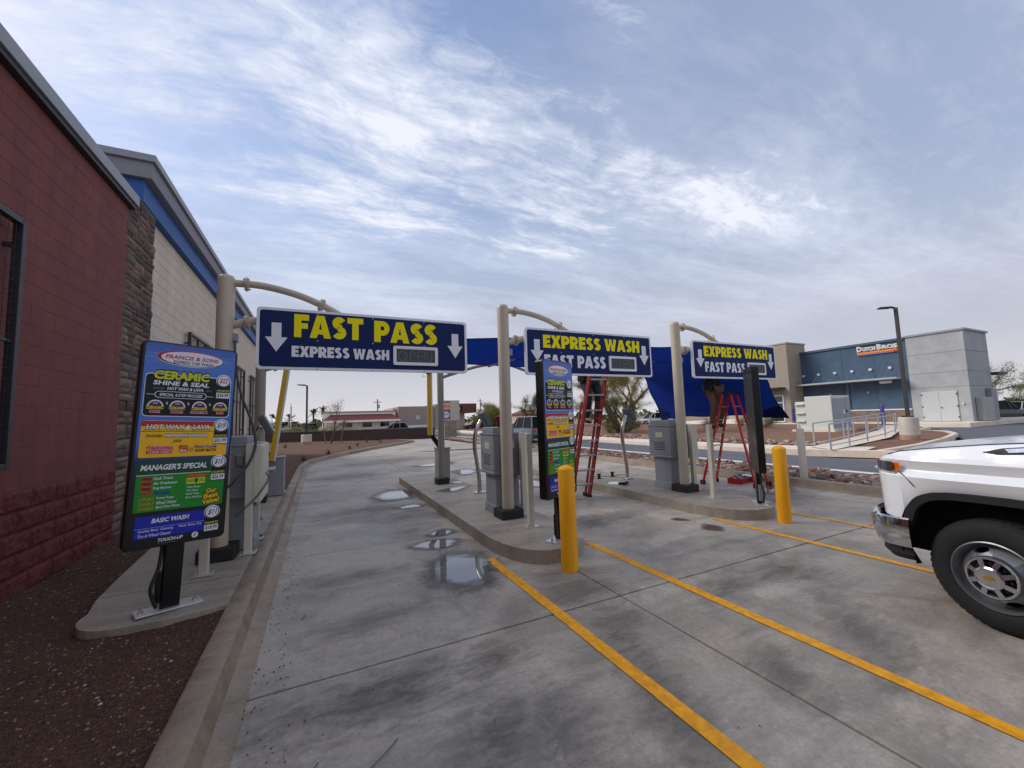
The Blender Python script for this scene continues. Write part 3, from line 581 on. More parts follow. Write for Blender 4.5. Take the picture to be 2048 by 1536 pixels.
# beige posts and electrical panels
def sqpost(par, x, y, h, s=0.075, top=True):
    b = MB(); b.bb(x-s/2, x+s/2, y-s/2, y+s/2, 0.006, h); p = b.build('post', BEIGE2, par, bevel=0.005)
    b = MB(); b.bb(x-.085, x+.085, y-.085, y+.085, 0, .010); b.build('base_plate', M('bright_base_plate', C(205, 203, 198), 0.3, 0.5, var=0.1), par)
    b = MB()
    for a, c in ((-1, -1), (1, 1)): b.cyl((x+a*.062, y+c*.062, .01), (x+a*.062, y+c*.062, .04), .008, n=6)
    b.build('bolt', GALV, par)
for i in range(3):
    wh = ('on the left slab beside the lane kerb', 'beside the cabinet with the red hydrant shape', 'on the far island beside the tall red stepladder')[i]
    t = thing('electrical_panel', 'beige electrical panel on two square posts ' + wh, 'electrical panel', (PX[i]+0.27, PY[i]+0.02, PZ[i]), group='beige electrical panels on posts')
    sqpost(t, 0, 0, 1.22); sqpost(t, 0.0, 0.62, 1.22)
    b = MB(); b.bb(.038, .12, -.04, .66, .56, 1.21); b.build('enclosure', BEIGE2, t, bevel=0.008); b = MB(); b.bb(.12, .126, .01, .63, .60, 1.17); b.build('door', BEIGE2, t, bevel=0.003)
    b = MB(); b.cyl((.126, .58, .86), (.20, .58, .86), .03, n=12); b.cyl((.20, .58, .86), (.205, .58, .86), .045, n=12); b.build('conduit_stub', GALV, t, smooth=40)
    b = MB(); b.tube([(.05, .2, .57), (.05, .2, .50), (-.05, .2, .48)], .02, 8); b.build('conduit', GALV, t)
    if i == 0:
        b = MB(); b.tube(interp([(.13, .30, .86), (.17, .1, .80), (.10, -.25, .66), (-.05, -.5, .52)], 5), .005, 5); b.tube(interp([(.13, .36, .83), (.18, .14, .79), (.10, -.22, .64), (-.05, -.5, .50)], 5), .005, 5); b.build('wires', CABLE, t)
    t = thing('steel_post', 'single short beige square post behind the menu board ' + ('on the left slab', 'on the middle island', 'and bent conduit on the far island')[i], 'post', (PX[i]+(-.02, .03, -.13)[i], PY[i]-(.52, .64, .70)[i], PZ[i]), group='single beige posts behind the menu boards')
    sqpost(t, 0, 0, 1.23)
# stainless curved reader posts
def reader(i, x, y):
    t = thing('reader_post', ('curved stainless reader post with grey head in front of the cream wall', 'curved stainless reader post on the middle island beside the gate', 'curved stainless reader post on the far island with wire spools at its foot')[i], 'reader post', (x, y, PZ[i]), group='curved stainless reader posts')
    P = interp([(0, 0, 0), (-.005, 0, .28), (-.05, 0, .62), (-.085, 0, .90), (-.06, 0, 1.18), (.06, 0, 1.42)], 6)
    b = MB(); b.tube(P, .040, 14); b.build('curved_post', CHROME, t, smooth=60); b = MB(); b.cyl((0, 0, 0), (0, 0, .02), .12, n=24); b.cyl((0, 0, .02), (0, 0, .05), .05, .04, n=16); b.build('base_flange', CHROME, t, smooth=40)
    b = MB(); R = Matrix.Rotation(-0.5, 3, 'Y'); b.box((.14, -.01, 1.44), (.10, .26, .32), R=R); hd = b.build('reader_head', M('grey_reader_plastic', C(86, 92, 98), 0.35, var=0.1), t, bevel=0.02, seg=3)
    b = MB(); b.box((.20, -.01, 1.40), (.02, .18, .10), R=R); b.build('label_plate', M('navy_reader_label', C(42, 50, 82), 0.3, var=0.2, nscale=30), hd)
    return t
r_ = reader(0, PX[0]+0.10, 7.35); r_ = reader(1, 2.86, 7.55); r_ = reader(2, 6.26, 7.15)
# bollards
BY = M('yellow_bollard_sleeve', C(252, 170, 2), 0.5, var=0.16, nscale=3, stretch=(3, 3, 0.7), bump=0.08, bscale=60)
for x, y, l in ((2.37, 3.66, 'yellow bollard standing in front of the menu board with printed wash prices'), (5.97, 3.60, 'yellow bollard standing in front of the black backed menu board')):
    b = MB(); r = 0.087; b.lathe([(r, 0), (r, 1.03), (r*.97, 1.045), (r*.86, 1.056), (r*.45, 1.076), (0.001, 1.084)], 32); b.build('bollard', BY, smooth=45, loc=(x, y, 0.001), label=l, cat='bollard', group='yellow bollards at the island noses')
b = MB(); r = .07; b.lathe([(r, 0), (r, 1.10), (r*.9, 1.125), (.001, 1.13)], 24); ab = thing('anchor_post', 'beige round anchor post with a ring holding the blue sail corner', 'post', (9.28, 5.12, 0.06)); b.build('post', BEIGE2, ab, smooth=45)
b = MB(); b.tube([(-.025, 0, 1.12), (-.03, 0, 1.16), (0, 0, 1.19), (.03, 0, 1.16), (.025, 0, 1.12)], .008, 6); b.build('ring', GALV, ab)
b = MB(); b.lathe([(r, 0), (r, 1.10), (r*.9, 1.125), (.001, 1.13)], 24); ab = thing('anchor_post', 'beige round anchor post at the back corner of the blue sail', 'post', (9.45, 9.15, 0.06)); b.build('post', BEIGE2, ab, smooth=45)
# ---------------------------------------------------------------- wash menu boards
def beam(b, p, q, sx, sy, ref=(0, 0, 1), m=0):
    p, q = Vector(p), Vector(q); t = (q-p).normalized(); a = t.cross(Vector(ref)); a = a.normalized() if a.length > 1e-4 else Vector((1, 0, 0)); c = a.cross(t)
    V = [e+a*u*sx/2+c*v*sy/2 for e in (p, q) for u, v in ((-1, -1), (1, -1), (1, 1), (-1, 1))]
    b.add(V, [(0, 3, 2, 1), (4, 5, 6, 7)]+[(k, (k+1) % 4, 4+(k+1) % 4, 4+k) for k in range(4)], m)
def menu_bg():
    m = bpy.data.materials.new('menu_blue_print'); m.use_nodes = True; t = m.node_tree; b = t.nodes['Principled BSDF']; o = N('ShaderNodeTexCoord', t).outputs['Object']
    sx = N('ShaderNodeSeparateXYZ', t); LK(o, sx.inputs[0], t); c = ramp(math_n('DIVIDE', sx.outputs[2], 1.66, t), [(0.30, C(8, 9, 12)), (0.40, C(16, 34, 82)), (0.50, C(58, 116, 208)), (0.72, C(52, 110, 206)), (0.90, C(72, 118, 202)), (1.0, C(48, 82, 168))], t)
    LK(c, b.inputs['Base Color'], t); b.inputs['Roughness'].default_value = 0.3; return m
def pm(n, *c): return M('menu_ink_'+n, C(*c), 0.45, var=0.05, nscale=12, spec=0.35)
INK = [menu_bg(), pm('black', 14, 15, 20), pm('white', 228, 230, 236), pm('yellow', 246, 190, 24), pm('green', 26, 138, 40), pm('dark_green', 18, 78, 42), pm('red', 196, 30, 34), pm('royal', 34, 40, 170), pm('lime', 206, 210, 50), pm('purple', 92, 34, 92), pm('pink', 232, 140, 150), pm('sky', 140, 178, 230), pm('grey', 130, 132, 140), pm('gold', 196, 150, 30)]
BG, K, WH, YE, GN, DG, RD, RY, LI, PU, PK, SK, GY, GO = range(14)
def menu_print(w, h):
    p = Print(w, h, 0.0); D = lambda n: 0.0008*n
    p.poly(rrect(.022, w-.016, .012, h-.012, .03), BG, D(1), unit=False)
    for k in range(26):                                             # sunburst behind the oval
        a = k*2*pi/26+.1*sin(k*3.1); L = .10+.10*((k*7) % 5)/5; ca, sa = cos(a), sin(a)*.42; n_ = .006
        p.poly([(.5+.36*ca*.8-n_*sa, .925+.05*sa), (.5+.36*ca*.8+n_*sa, .925+.05*sa+.003), (min(.975, max(.025, .5+(.36+L)*ca)), min(.99, .925+(.05+L*.5)*sa))], SK, D(2))
    p.ell(.49, .925, .345, .042, WH, d=D(3)); p.ell(.485, .927, .340, .040, RD, d=D(4)); p.ell(.505, .924, .335, .037, K, d=D(5)); p.ell(.505, .9255, .325, .036, WH, d=D(6))
    p.text('FRANCIS & SONS', .225, .785, .919, .940, RD, .03, .18, D(7)); p.text('EXPRESS CAR WASH', .31, .722, .896, .913, K, .015, 0, D(7))
    p.rect(.055, .945, .627, .840, WH, .03, D(3)); p.rect(.062, .938, .631, .836, K, .027, D(4))
    p.text('CERAMIC', .125, .705, .806, .862, K, .09, .08, D(5)); p.text('CERAMIC', .13, .70, .812, .856, LI, .045, .08, D(6))
    p.text('SHINE & SEAL', .13, .705, .783, .806, WH, .035, .15, D(7)); p.text('includes', .135, .25, .762, .775, GY, 0, .3, D(6)); p.text('HOT WAX & LAVA', .27, .645, .760, .776, WH, .03, .15, D(6)); p.text('plus', .665, .73, .758, .772, GY, 0, .3, D(6))
    p.rect(.08, .75, .7345, .7365, WH, 0, D(5)); p.rect(.155, .678, .719, .753, WH, .027, D(6)); p.rect(.162, .671, .7215, .7505, K, .025, D(7)); p.text('SPECIAL 4-STEP PROCESS', .20, .635, .728, .743, WH, .02, .1, D(8))
    for k, cx in enumerate((.172, .385, .612, .838)):
        p.ell(cx, .675, .078, .034, WH, 16, D(5), 0, pi); p.ell(cx, .675, .064, .027, PU, 16, D(6), 0, pi); p.text('STEP', cx-.022, cx+.022, .688, .695, WH, .02, 0, D(7)); p.text('CERAMIC', cx-.085, cx+.085, .663, .678, LI, .05, .15, D(8))
        wd = ('BATH', 'BRIGHT', 'SHINE & CURE', 'SEAL')[k]; q = (.045, .055, .085, .035)[k]; p.rect(cx-q-.006, cx+q+.006, .644, .659, PK, 0, D(6)); p.text(wd, cx-q, cx+q, .6465, .657, PU, .02, .1, D(7))
        if k < 3: p.rect(cx+.100, cx+.118, .692, .696, WH, 0, D(6)); p.rect(cx+.106, cx+.112, .686, .702, WH, 0, D(6.5))
    def price(cx, cy, big, colr, sm, top):
        p.rect(cx-.075, cx+.082, cy-.098, cy, K, 0, D(5)); p.ell(cx, cy, .085, .035, WH, 24, D(6)); p.ell(cx, cy-.003, .078, .032, K, 24, D(7)); p.ell(cx, cy-.001, .068, .028, WH, 24, D(8)); p.text(big, cx-.05, cx+.055, cy-.015, cy+.014, colr, .015, .25, D(9))
        p.text('UNLIMITED', cx-.07, cx+.075, cy-.059, cy-.048, LI, .02, .1, D(6)); p.rect(cx-.072, cx+.078, cy-.094, cy-.064, WH, 0, D(6)); p.text(sm, cx-.062, cx+.068, cy-.090, cy-.068, K, .02, .1, D(7))
    price(.855, .825, "$22", RD, '$36.99', 1)
    p.rect(.062, .945, .428, .607, YE, .012, D(3)); p.rect(.062, .79, .580, .605, RD, 0, D(4)); p.text('HOT WAX & LAVA', .098, .758, .560, .590, K, .07, .2, D(5)); p.text('HOT WAX & LAVA', .104, .752, .564, .588, WH, .035, .2, D(6))
    p.rect(.065, .78, .5535, .556, K, 0, D(4)); p.text('Includes', .115, .275, .526, .543, K, .015, .25, D(5)); p.text("MANAGER'S SPECIAL", .29, .73, .523, .546, K, .06, .15, D(5)); p.text("MANAGER'S SPECIAL", .295, .725, .526, .543, WH, .025, .15, D(6)); p.text('plus', .37, .47, .494, .519, K, .01, .4, D(5))
    p.rect(.13, .375, .446, .462, RD, .008, D(4)); p.rect(.15, .39, .462, .483, PK, .008, D(5)); p.text('HydroWax', .155, .385, .462, .482, RD, .02, .1, D(6)); p.text('CLEAR COAT', .145, .365, .449, .459, WH, .02, 0, D(6))
    p.rect(.44, .53, .448, .484, RD, .006, D(4)); p.text('LAVA', .447, .523, .467, .481, GO, .03, 0, D(5)); p.text('SEAL', .447, .523, .451, .464, WH, .03, 0, D(5)); p.ell(.566, .462, .03, .012, GO, 14, D(4)); p.text('HIGH FOAM', .605, .83, .467, .482, RY, .03, 0, D(5)); p.text('SOAP BATH', .605, .83, .449, .464, K, .04, 0, D(5))
    for cx in (.125, .43, .59): p.poly([(cx, .478), (cx+.012, .470), (cx+.04, .492), (cx+.013, .480)], RD, D(6))
    price(.867, .584, "$19", K, '$31.99', 0)
    p.rect(.065, .945, .172, .408, GN, .014, D(3)); p.rect(.065, .79, .345, .408, DG, .010, D(4)); p.rect(.065, .79, .343, .346, WH, 0, D(5)); p.text("MANAGER'S SPECIAL", .088, .762, .362, .398, K, .06, .15, D(5)); p.text("MANAGER'S SPECIAL", .094, .756, .366, .395, WH, .035, .15, D(6))
    for k, wd in enumerate(('Dash Towel', 'Air Freshener', 'Bug Buster')):
        y = .318-.0235*k; p.rect(.115, .215, y, y+.017, RD, 0, D(4)); p.text('FREE', .125, .205, y+.003, y+.014, K, .02, .2, D(5)); p.text(wd, .225, .225+.018*len(wd), y+.002, y+.016, WH, .015, .1, D(5))
    p.text('TRIPLE', .115, .235, .248, .265, RD, .03, .1, D(5)); p.text('FOAM', .245, .385, .248, .265, RY, .04, .1, D(5))
    for k, wd in enumerate(('Foamy Soaps', 'Wheel Cleaner', 'Spot Free Rinse')):
        y = .224-.0215*k; p.text('DOUBLE', .105, .25, y, y+.015, GO, .01, .2, D(5)); p.text(wd, .265, .265+.0155*len(wd), y, y+.015, WH, .015, .1, D(5))
    p.rect(.545, .75, .322, .336, RD, 0, D(4)); p.text('RAIN SHIELD', .56, .735, .324, .334, GO, .02, .1, D(5)); p.rect(.545, .74, .288, .318, LI, .006, D(4)); p.poly([(.625, .314), (.665, .314), (.66, .297), (.645, .289), (.63, .297)], DG, D(5)); p.text('RAIN', .552, .62, .297, .312, GN, .02, 0, D(5)); p.text('SHIELD', .67, .737, .297, .312, GN, .02, 0, D(5))
    for k, wd in enumerate(('Water Beader', 'Tire Shine', 'Under Rinse', 'Rust Inhibitor')): p.text(wd, .55, .55+.0125*len(wd), .268-.017*k, .278-.017*k, WH, .005, .15, D(5))
    for k, (wd, q) in enumerate((('Our', .06), ('Best', .08), ('Value!', .095))): y = .232-.027*k; p.text(wd, .815-q-.008, .815+q+.008, y-.003, y+.028, K, .08, .05, D(6), slope=.12); p.text(wd, .815-q, .815+q, y, y+.025, YE, .04, .05, D(7), slope=.12)
    price(.870, .394, "$15", K, '$26.99', 0)
    p.rect(.095, .78, .048, .152, RY, .006, D(3)); p.text('BASIC WASH', .235, .61, .113, .140, K, .06, .2, D(4)); p.text('BASIC WASH', .24, .605, .116, .138, WH, .035, .2, D(5)); p.rect(.095, .78, .0945, .0965, SK, 0, D(4))
    p.text('Quality Basic Cleaning', .125, .455, .076, .090, WH, .01, .12, D(5)); p.text('Tire & Wheel Cleaner', .125, .44, .055, .069, WH, .01, .12, D(5)); p.text('Wash, Rinse, Dry', .50, .74, .077, .091, WH, .01, .12, D(5))
    price(.842, .135, "$11", K, '$18.99', 0)
    p.text('TOUCH-UP', .31, .56, .024, .040, WH, .035, .2, D(4)); p.text('EVERY 10 MINUTES ONLY', .31, .50, .0145, .019, GY, 0, .1, D(4)); p.ell(.678, .032, .034, .0145, WH, 20, D(4)); p.text('$7', .66, .698, .024, .040, K, .02, .2, D(5))
    return p
_mp = None
def menu(i, x, y, rz, label, z0):
    global _mp
    w, h, d = 0.65, 1.63, 0.10; t = thing('menu_board', label, 'menu board', (x, y, z0), rz, group='illuminated wash menu boards on black posts')
    if i == 0: t.rotation_euler[1] = radians(2.4)                   # this one was set slightly out of plumb
    b = MB(); b.bb(-.06, .06, -.03, .045, .012, .62); b.build('post', BLACKM, t, bevel=0.006)
    b = MB(); b.box((0, .01, .006), (.42, .17, .012), rz=0.0); b.build('base_plate', M('bright_base_plate', C(205, 203, 198), 0.3, 0.5, var=0.1), t, bevel=0.003)
    for a in (-.17, .17):
        b = MB(); b.cyl((a, .01, .012), (a, .01, .05), .009, n=8); b.cyl((a, .01, .012), (a, .01, .024), .018, n=6); b.build('anchor_bolt', GALV, t)
    b = MB(); P = rrect(-w/2, w/2, .50, .50+h, .04, 5); n = len(P); P2 = rrect(-w/2+.006, w/2-.006, .506, .494+h, .036, 5)
    b.add([(x_, -.050, z) for x_, z in P2]+[(x_, -.044, z) for x_, z in P]+[(x_, .050, z) for x_, z in P], [tuple(range(n)), tuple(range(3*n-1, 2*n-1, -1))]+[(q*n+k, (q+1)*n+k, (q+1)*n+(k+1) % n, q*n+(k+1) % n) for q in (0, 1) for k in range(n)])
    cab = b.build('cabinet', BLACKM, t, smooth=30)
    if _mp is None: p = menu_print(w, h); _mp = p.mesh('menu_print', INK)
    obj('menu_print', _mp, cab, loc=(-w/2, -.0506, .50))
    b = MB(); b.tube(interp([(-.085, -.02, .03), (-.13, -.03, .18), (-.09, -.01, .33), (-.075, .01, .50)], 6), .013, 8); b.build('conduit', CABLE, t, smooth=60)
    b = MB(); b.bb(-.10, -.062, -.02, .03, .06, .30); b.build('conduit_box', GREYC if i == 2 else BLACKM, t, bevel=0.004)
menu(0, -1.075, 4.22, radians(25), 'wash menu board beside the red wall, full printed face showing', 0.17)
menu(1, 2.60, 4.18, radians(24), 'wash menu board on the middle island behind a yellow bollard', 0.15)
menu(2, 6.20, 4.08, radians(44), 'wash menu board seen edge-on as a black slab on the far island', 0.15)
# ---------------------------------------------------------------- shade sail with its poles
k_ = 0.94
def sc_(P): return [tuple(Vector((p[0]*k_, p[1]*k_, 1.6+(p[2]-1.6)*k_))) for p in P]
SF = sc_([(9.79, 5.62, 1.40), (9.50, 5.66, 1.72), (9.34, 5.70, 2.03), (9.22, 5.76, 2.36), (8.75, 6.15, 2.86), (7.94, 6.6, 3.13), (7.08, 7.0, 3.16), (5.6, 7.5, 3.30), (4.16, 8.0, 3.40), (2.91, 8.3, 3.37), (2.37, 8.5, 3.36)])
SB = sc_([(9.96, 9.6, 1.38), (9.76, 9.58, 1.84), (9.45, 9.55, 2.32), (9.24, 9.5, 2.72), (8.75, 9.45, 2.90), (7.98, 9.4, 2.98), (6.98, 9.3, 2.96), (5.8, 9.2, 2.92), (4.77, 9.1, 2.90), (3.17, 9.1, 2.93), (2.53, 9.1, 2.91)])
A_, B_ = interp(SF, 6), interp(SB, 6)
SAILM = M('royal_blue_shade_cloth', C(16, 47, 126), 0.8, var=0.16, nscale=1.2, bump=0.35, bscale=5, translucent=0.35, spec=0.2); SAILD = M('navy_reinforcement_cloth', C(12, 26, 76), 0.8, var=0.08, translucent=0.2, spec=0.2)
sail = thing('shade_sail', 'royal blue shade sail stretched over the lanes down to two low posts', 'shade sail', SF[0])
o0 = Vector(SF[0]); b = MB(); nt_ = 24
def sail_pt(i, v):
    p = Vector(A_[i]).lerp(Vector(B_[i]), v); s = i/(len(A_)-1); bow = 4*v*(1-v)
    p.z += bow*(0.10*math.exp(-(s/0.08)**2)-0.05*(1-math.exp(-(s/0.2)**2))); p.x -= bow*0.22*math.exp(-(s/0.30)**2)
    p.z += 0.020*sin(v*23+s*30+2*sin(v*7))*math.exp(-(s/0.25)**2)
    return p-o0
b.add([sail_pt(i, v/nt_) for i in range(len(A_)) for v in range(nt_+1)], [(i*(nt_+1)+v, i*(nt_+1)+v+1, (i+1)*(nt_+1)+v+1, (i+1)*(nt_+1)+v) for i in range(len(A_)-1) for v in range(nt_)])
b.build('sail_cloth', SAILM, sail, smooth=80)
for lines, nm in (([sail_pt(i, 0)+Vector((0, -.004, 0)) for i in range(len(A_))], 'hem'), ([sail_pt(i, 1) for i in range(len(A_))], 'hem'), ([sail_pt(0, v/nt_) for v in range(nt_+1)], 'hem'), ([sail_pt(3, v/nt_)+Vector((-.004, 0, 0)) for v in range(nt_+1)], 'seam')):
    b = MB(); b.tube(lines, .012 if nm == 'hem' else .005, 6); b.build(nm, SAILD, sail, smooth=60)
for v0, sg in ((0, 1), (1, -1)):
    b = MB(); pts = [sail_pt(0, v0)]+[sail_pt(int(round(5*cos(a))), v0+sg*0.13*sin(a))+Vector((-.006, -.004, 0)) for a in [k*pi/2/8 for k in range(9)]]
    b.add(pts, [(0, k, k+1) for k in range(1, 9)]); b.build('corner_patch', SAILD, sail)
    b = MB(); q = (Vector((9.28, 5.12, 1.24)) if v0 == 0 else Vector((9.45, 9.15, 1.24)))-o0; b.tube([sail_pt(0, v0), q], .006, 5); b.build('tie_cable', GALV, sail)
DARKP = M('taupe_canopy_steel', C(138, 130, 118), 0.45, var=0.06)
for i, x in enumerate((-1.03, 2.54, 5.93)):
    t = thing('canopy_pole', ('taupe canopy pole standing close to the cream wall', 'taupe canopy pole beside the upright yellow gate arm', 'taupe canopy pole hidden behind the printed menu board')[i], 'pole', (x, 9.0 if i == 0 else 9.13, PZ[i]), group='taupe poles carrying the canopy arms')
    b = MB(); r = .088 if i == 0 else .075; b.lathe([(r, 0.02), (r, 2.95), (r*.8, 3.0), (.001, 3.02)], 20); b.build('pole', DARKP, t, smooth=45); b = MB(); b.bb(-.14, .14, -.14, .14, 0, .13); b.build('base_block', BLACKB, t, bevel=0.008)
    b = MB(); b.tube(interp([(.06, 0, 2.50), (.25, 0, 2.56), (.55, -.0, 2.68)] if i != 1 else [(.06, -.02, 2.45), (.63, -.03, 2.64), (1.0, -.03, 2.74), (1.43, -.03, 2.80), (1.81, -.03, 2.78), (2.22, -.03, 2.66), (2.9, -.03, 2.45), (3.5, -.03, 2.2)], 6), .036, 10); b.build('arm', DARKP, t, smooth=60)
    b = MB(); b.cyl((.20, 0, 2.53), (.225, 0, 2.54), .06, n=12); b.cyl((.23, 0, 2.54), (.25, 0, 2.548), .06, n=12); b.build('flange', DARKP, t)
b = MB(); b.tube([Vector(p) for p in sc_([(7.6, 7.9, 2.90), (8.6, 7.9, 3.13), (9.3, 7.9, 3.20)])], .035, 8); cb = b.build('canopy_pipe', DARKP, label='taupe canopy pipe running under the blue sail beside the far pole', cat='pipe')
b = MB(); b.tube([Vector(p) for p in sc_([(3.6, 8.75, 2.84), (4.0, 8.75, 2.95), (4.9, 8.75, 3.22)])], .028, 8); b.build('canopy_pipe', DARKP, label='taupe canopy pipe under the dark fold of sail above the curved arm', cat='pipe')
# ---------------------------------------------------------------- barrier gates with raised arms
GYEL = M('yellow_gate_arm', C(214, 170, 22), 0.5, var=0.08, nscale=3); GWH = M('white_gate_arm_back', C(222, 220, 212), 0.5, var=0.05)
def gate(i, x, y, lean, wd, z0):
    t = thing('barrier_gate', ('barrier gate with leaning raised yellow arm by the far end of the left slab', 'barrier gate with upright yellow arm beside the taupe pole on the middle island')[i], 'barrier gate', (x, y, z0), group='barrier gates with raised yellow arms')
    b = MB(); b.bb(-.15, .15, -.16, .16, 0, .76); b.build('housing', GREYC, t, bevel=0.02); b = MB(); b.bb(-.165, .165, -.175, .175, .74, .785); b.build('lid', GREYC, t, bevel=0.01)
    a = Vector((sin(lean), 0, cos(lean))); p = Vector(((-.12, -.37)[i], -.24, (.34, .72)[i])); b = MB(); beam(b, p+a*.38, p+a*2.6, wd, .05, (0, 1, 0)); b.build('arm', GYEL, t, bevel=0.004)
    q = Vector((cos(lean), 0, -sin(lean)))*(wd/2+.018); b = MB(); beam(b, p+a*.38+q, p+a*2.6+q, .034, .05, (0, 1, 0)); b.build('arm_edge', GWH, t)
    b = MB(); b.add([(-.42, -.20, 1.16), (-.32, -.20, 1.16), (.02, -.20, .74), (-.14, -.20, .74), (-.42, -.26, 1.16), (-.32, -.26, 1.16), (.02, -.26, .74), (-.14, -.26, .74)], [(0, 1, 2, 3), (7, 6, 5, 4), (0, 4, 5, 1), (1, 5, 6, 2), (2, 6, 7, 3), (3, 7, 4, 0)]); b.build('arm_bracket', BLACKM, t)
    if i: b = MB(); b.tube([(-.40+.10*cos(k*.42), -.30, 2.66+.10*sin(k*.42)) for k in range(32)], .012, 6); b.tube(interp([(-.48, -.3, 2.6), (-.54, -.3, 2.48), (-.46, -.3, 2.5)], 4), .004, 4); b.build('cable_coil', CABLE, t)
gate(0, -0.80, 9.72, 0.125, .085, 0.17); gate(1, 2.72, 9.70, 0.0, .085, 0.15)
# ---------------------------------------------------------------- ladders
LRED = M('red_fibreglass', C(186, 34, 30), 0.4, var=0.12, nscale=6); LRED2 = M('dark_red_fibreglass', C(132, 26, 28), 0.45, var=0.12, nscale=6); ALU = M('aluminium_tread', C(168, 168, 170), 0.4, 0.6, var=0.12, nscale=10)
t = thing('extension_ladder', 'dark red ladder leaning behind the middle sign with a worker on it', 'ladder', (4.60, 6.62, 0))
nv = Vector((0.03, -0.27, 1)).normalized()
for sg in (-1, 1):
    b = MB(); p = Vector((sg*.205, 0, .02)); beam(b, p, p+nv*2.95+Vector((-sg*.02, 0, 0)), .03, .09, (0, 1, 0)); b.build('rail', LRED2, t, bevel=0.003)
    b = MB(); p = Vector((sg*.205, .13, .02)); beam(b, p, p+nv*1.9+Vector((-sg*.02, 0, 0)), .026, .05, (0, 1, 0)); b.build('rear_rail', LRED2, t, bevel=0.003)
    for yy in (0, .13): b = MB(); b.bb(sg*.205-.025, sg*.205+.025, yy-.055, yy+.055, 0, .07); b.build('foot', RUBBER, t, bevel=0.005)
for k in range(10):
    p = nv*(.28+k*.295); b = MB(); b.box((p.x, p.y, p.z), (.38, .085, .028), R=Matrix.Rotation(0, 3, 'X')); b.build('tread', ALU, t)
t = thing('step_ladder', 'bright red A-frame stepladder under the sign with the blank display', 'ladder', (8.15, 5.9, 0))
F_ = [(-.45, .45, 0), (.05, .50, 0), (-.05, -.50, 0), (.45, -.45, 0)]; T_ = [(-.10, .05, 1.98), (.12, .07, 1.98), (-.02, -.07, 1.98), (.20, -.05, 1.98)]
for k in range(4):
    b = MB(); beam(b, Vector(F_[k])+Vector((0, 0, .02)), T_[k], .032, .075, (1, 0.3, 0)); b.build('rail', LRED, t, bevel=0.003)
    b = MB(); q = F_[k]; b.bb(q[0]-.03, q[0]+.03, q[1]-.05, q[1]+.05, 0, .09); b.build('foot', RUBBER, t, bevel=0.005)
for k in range(1, 7):
    f_ = k*.143
    a, c = Vector(F_[0]).lerp(Vector(T_[0]), f_), Vector(F_[1]).lerp(Vector(T_[1]), f_); b = MB(); beam(b, a, c, .085, .022); b.build('tread', ALU, t)
    if k % 2 == 0 or k > 4: a, c = Vector(F_[2]).lerp(Vector(T_[2]), f_), Vector(F_[3]).lerp(Vector(T_[3]), f_); b = MB(); beam(b, a, c, .03, .02); b.build('brace', ALU, t)
b = MB(); b.box((.05, 0, 2.0), (.34, .20, .05)); b.build('top_cap', BLACKM, t, bevel=0.01)
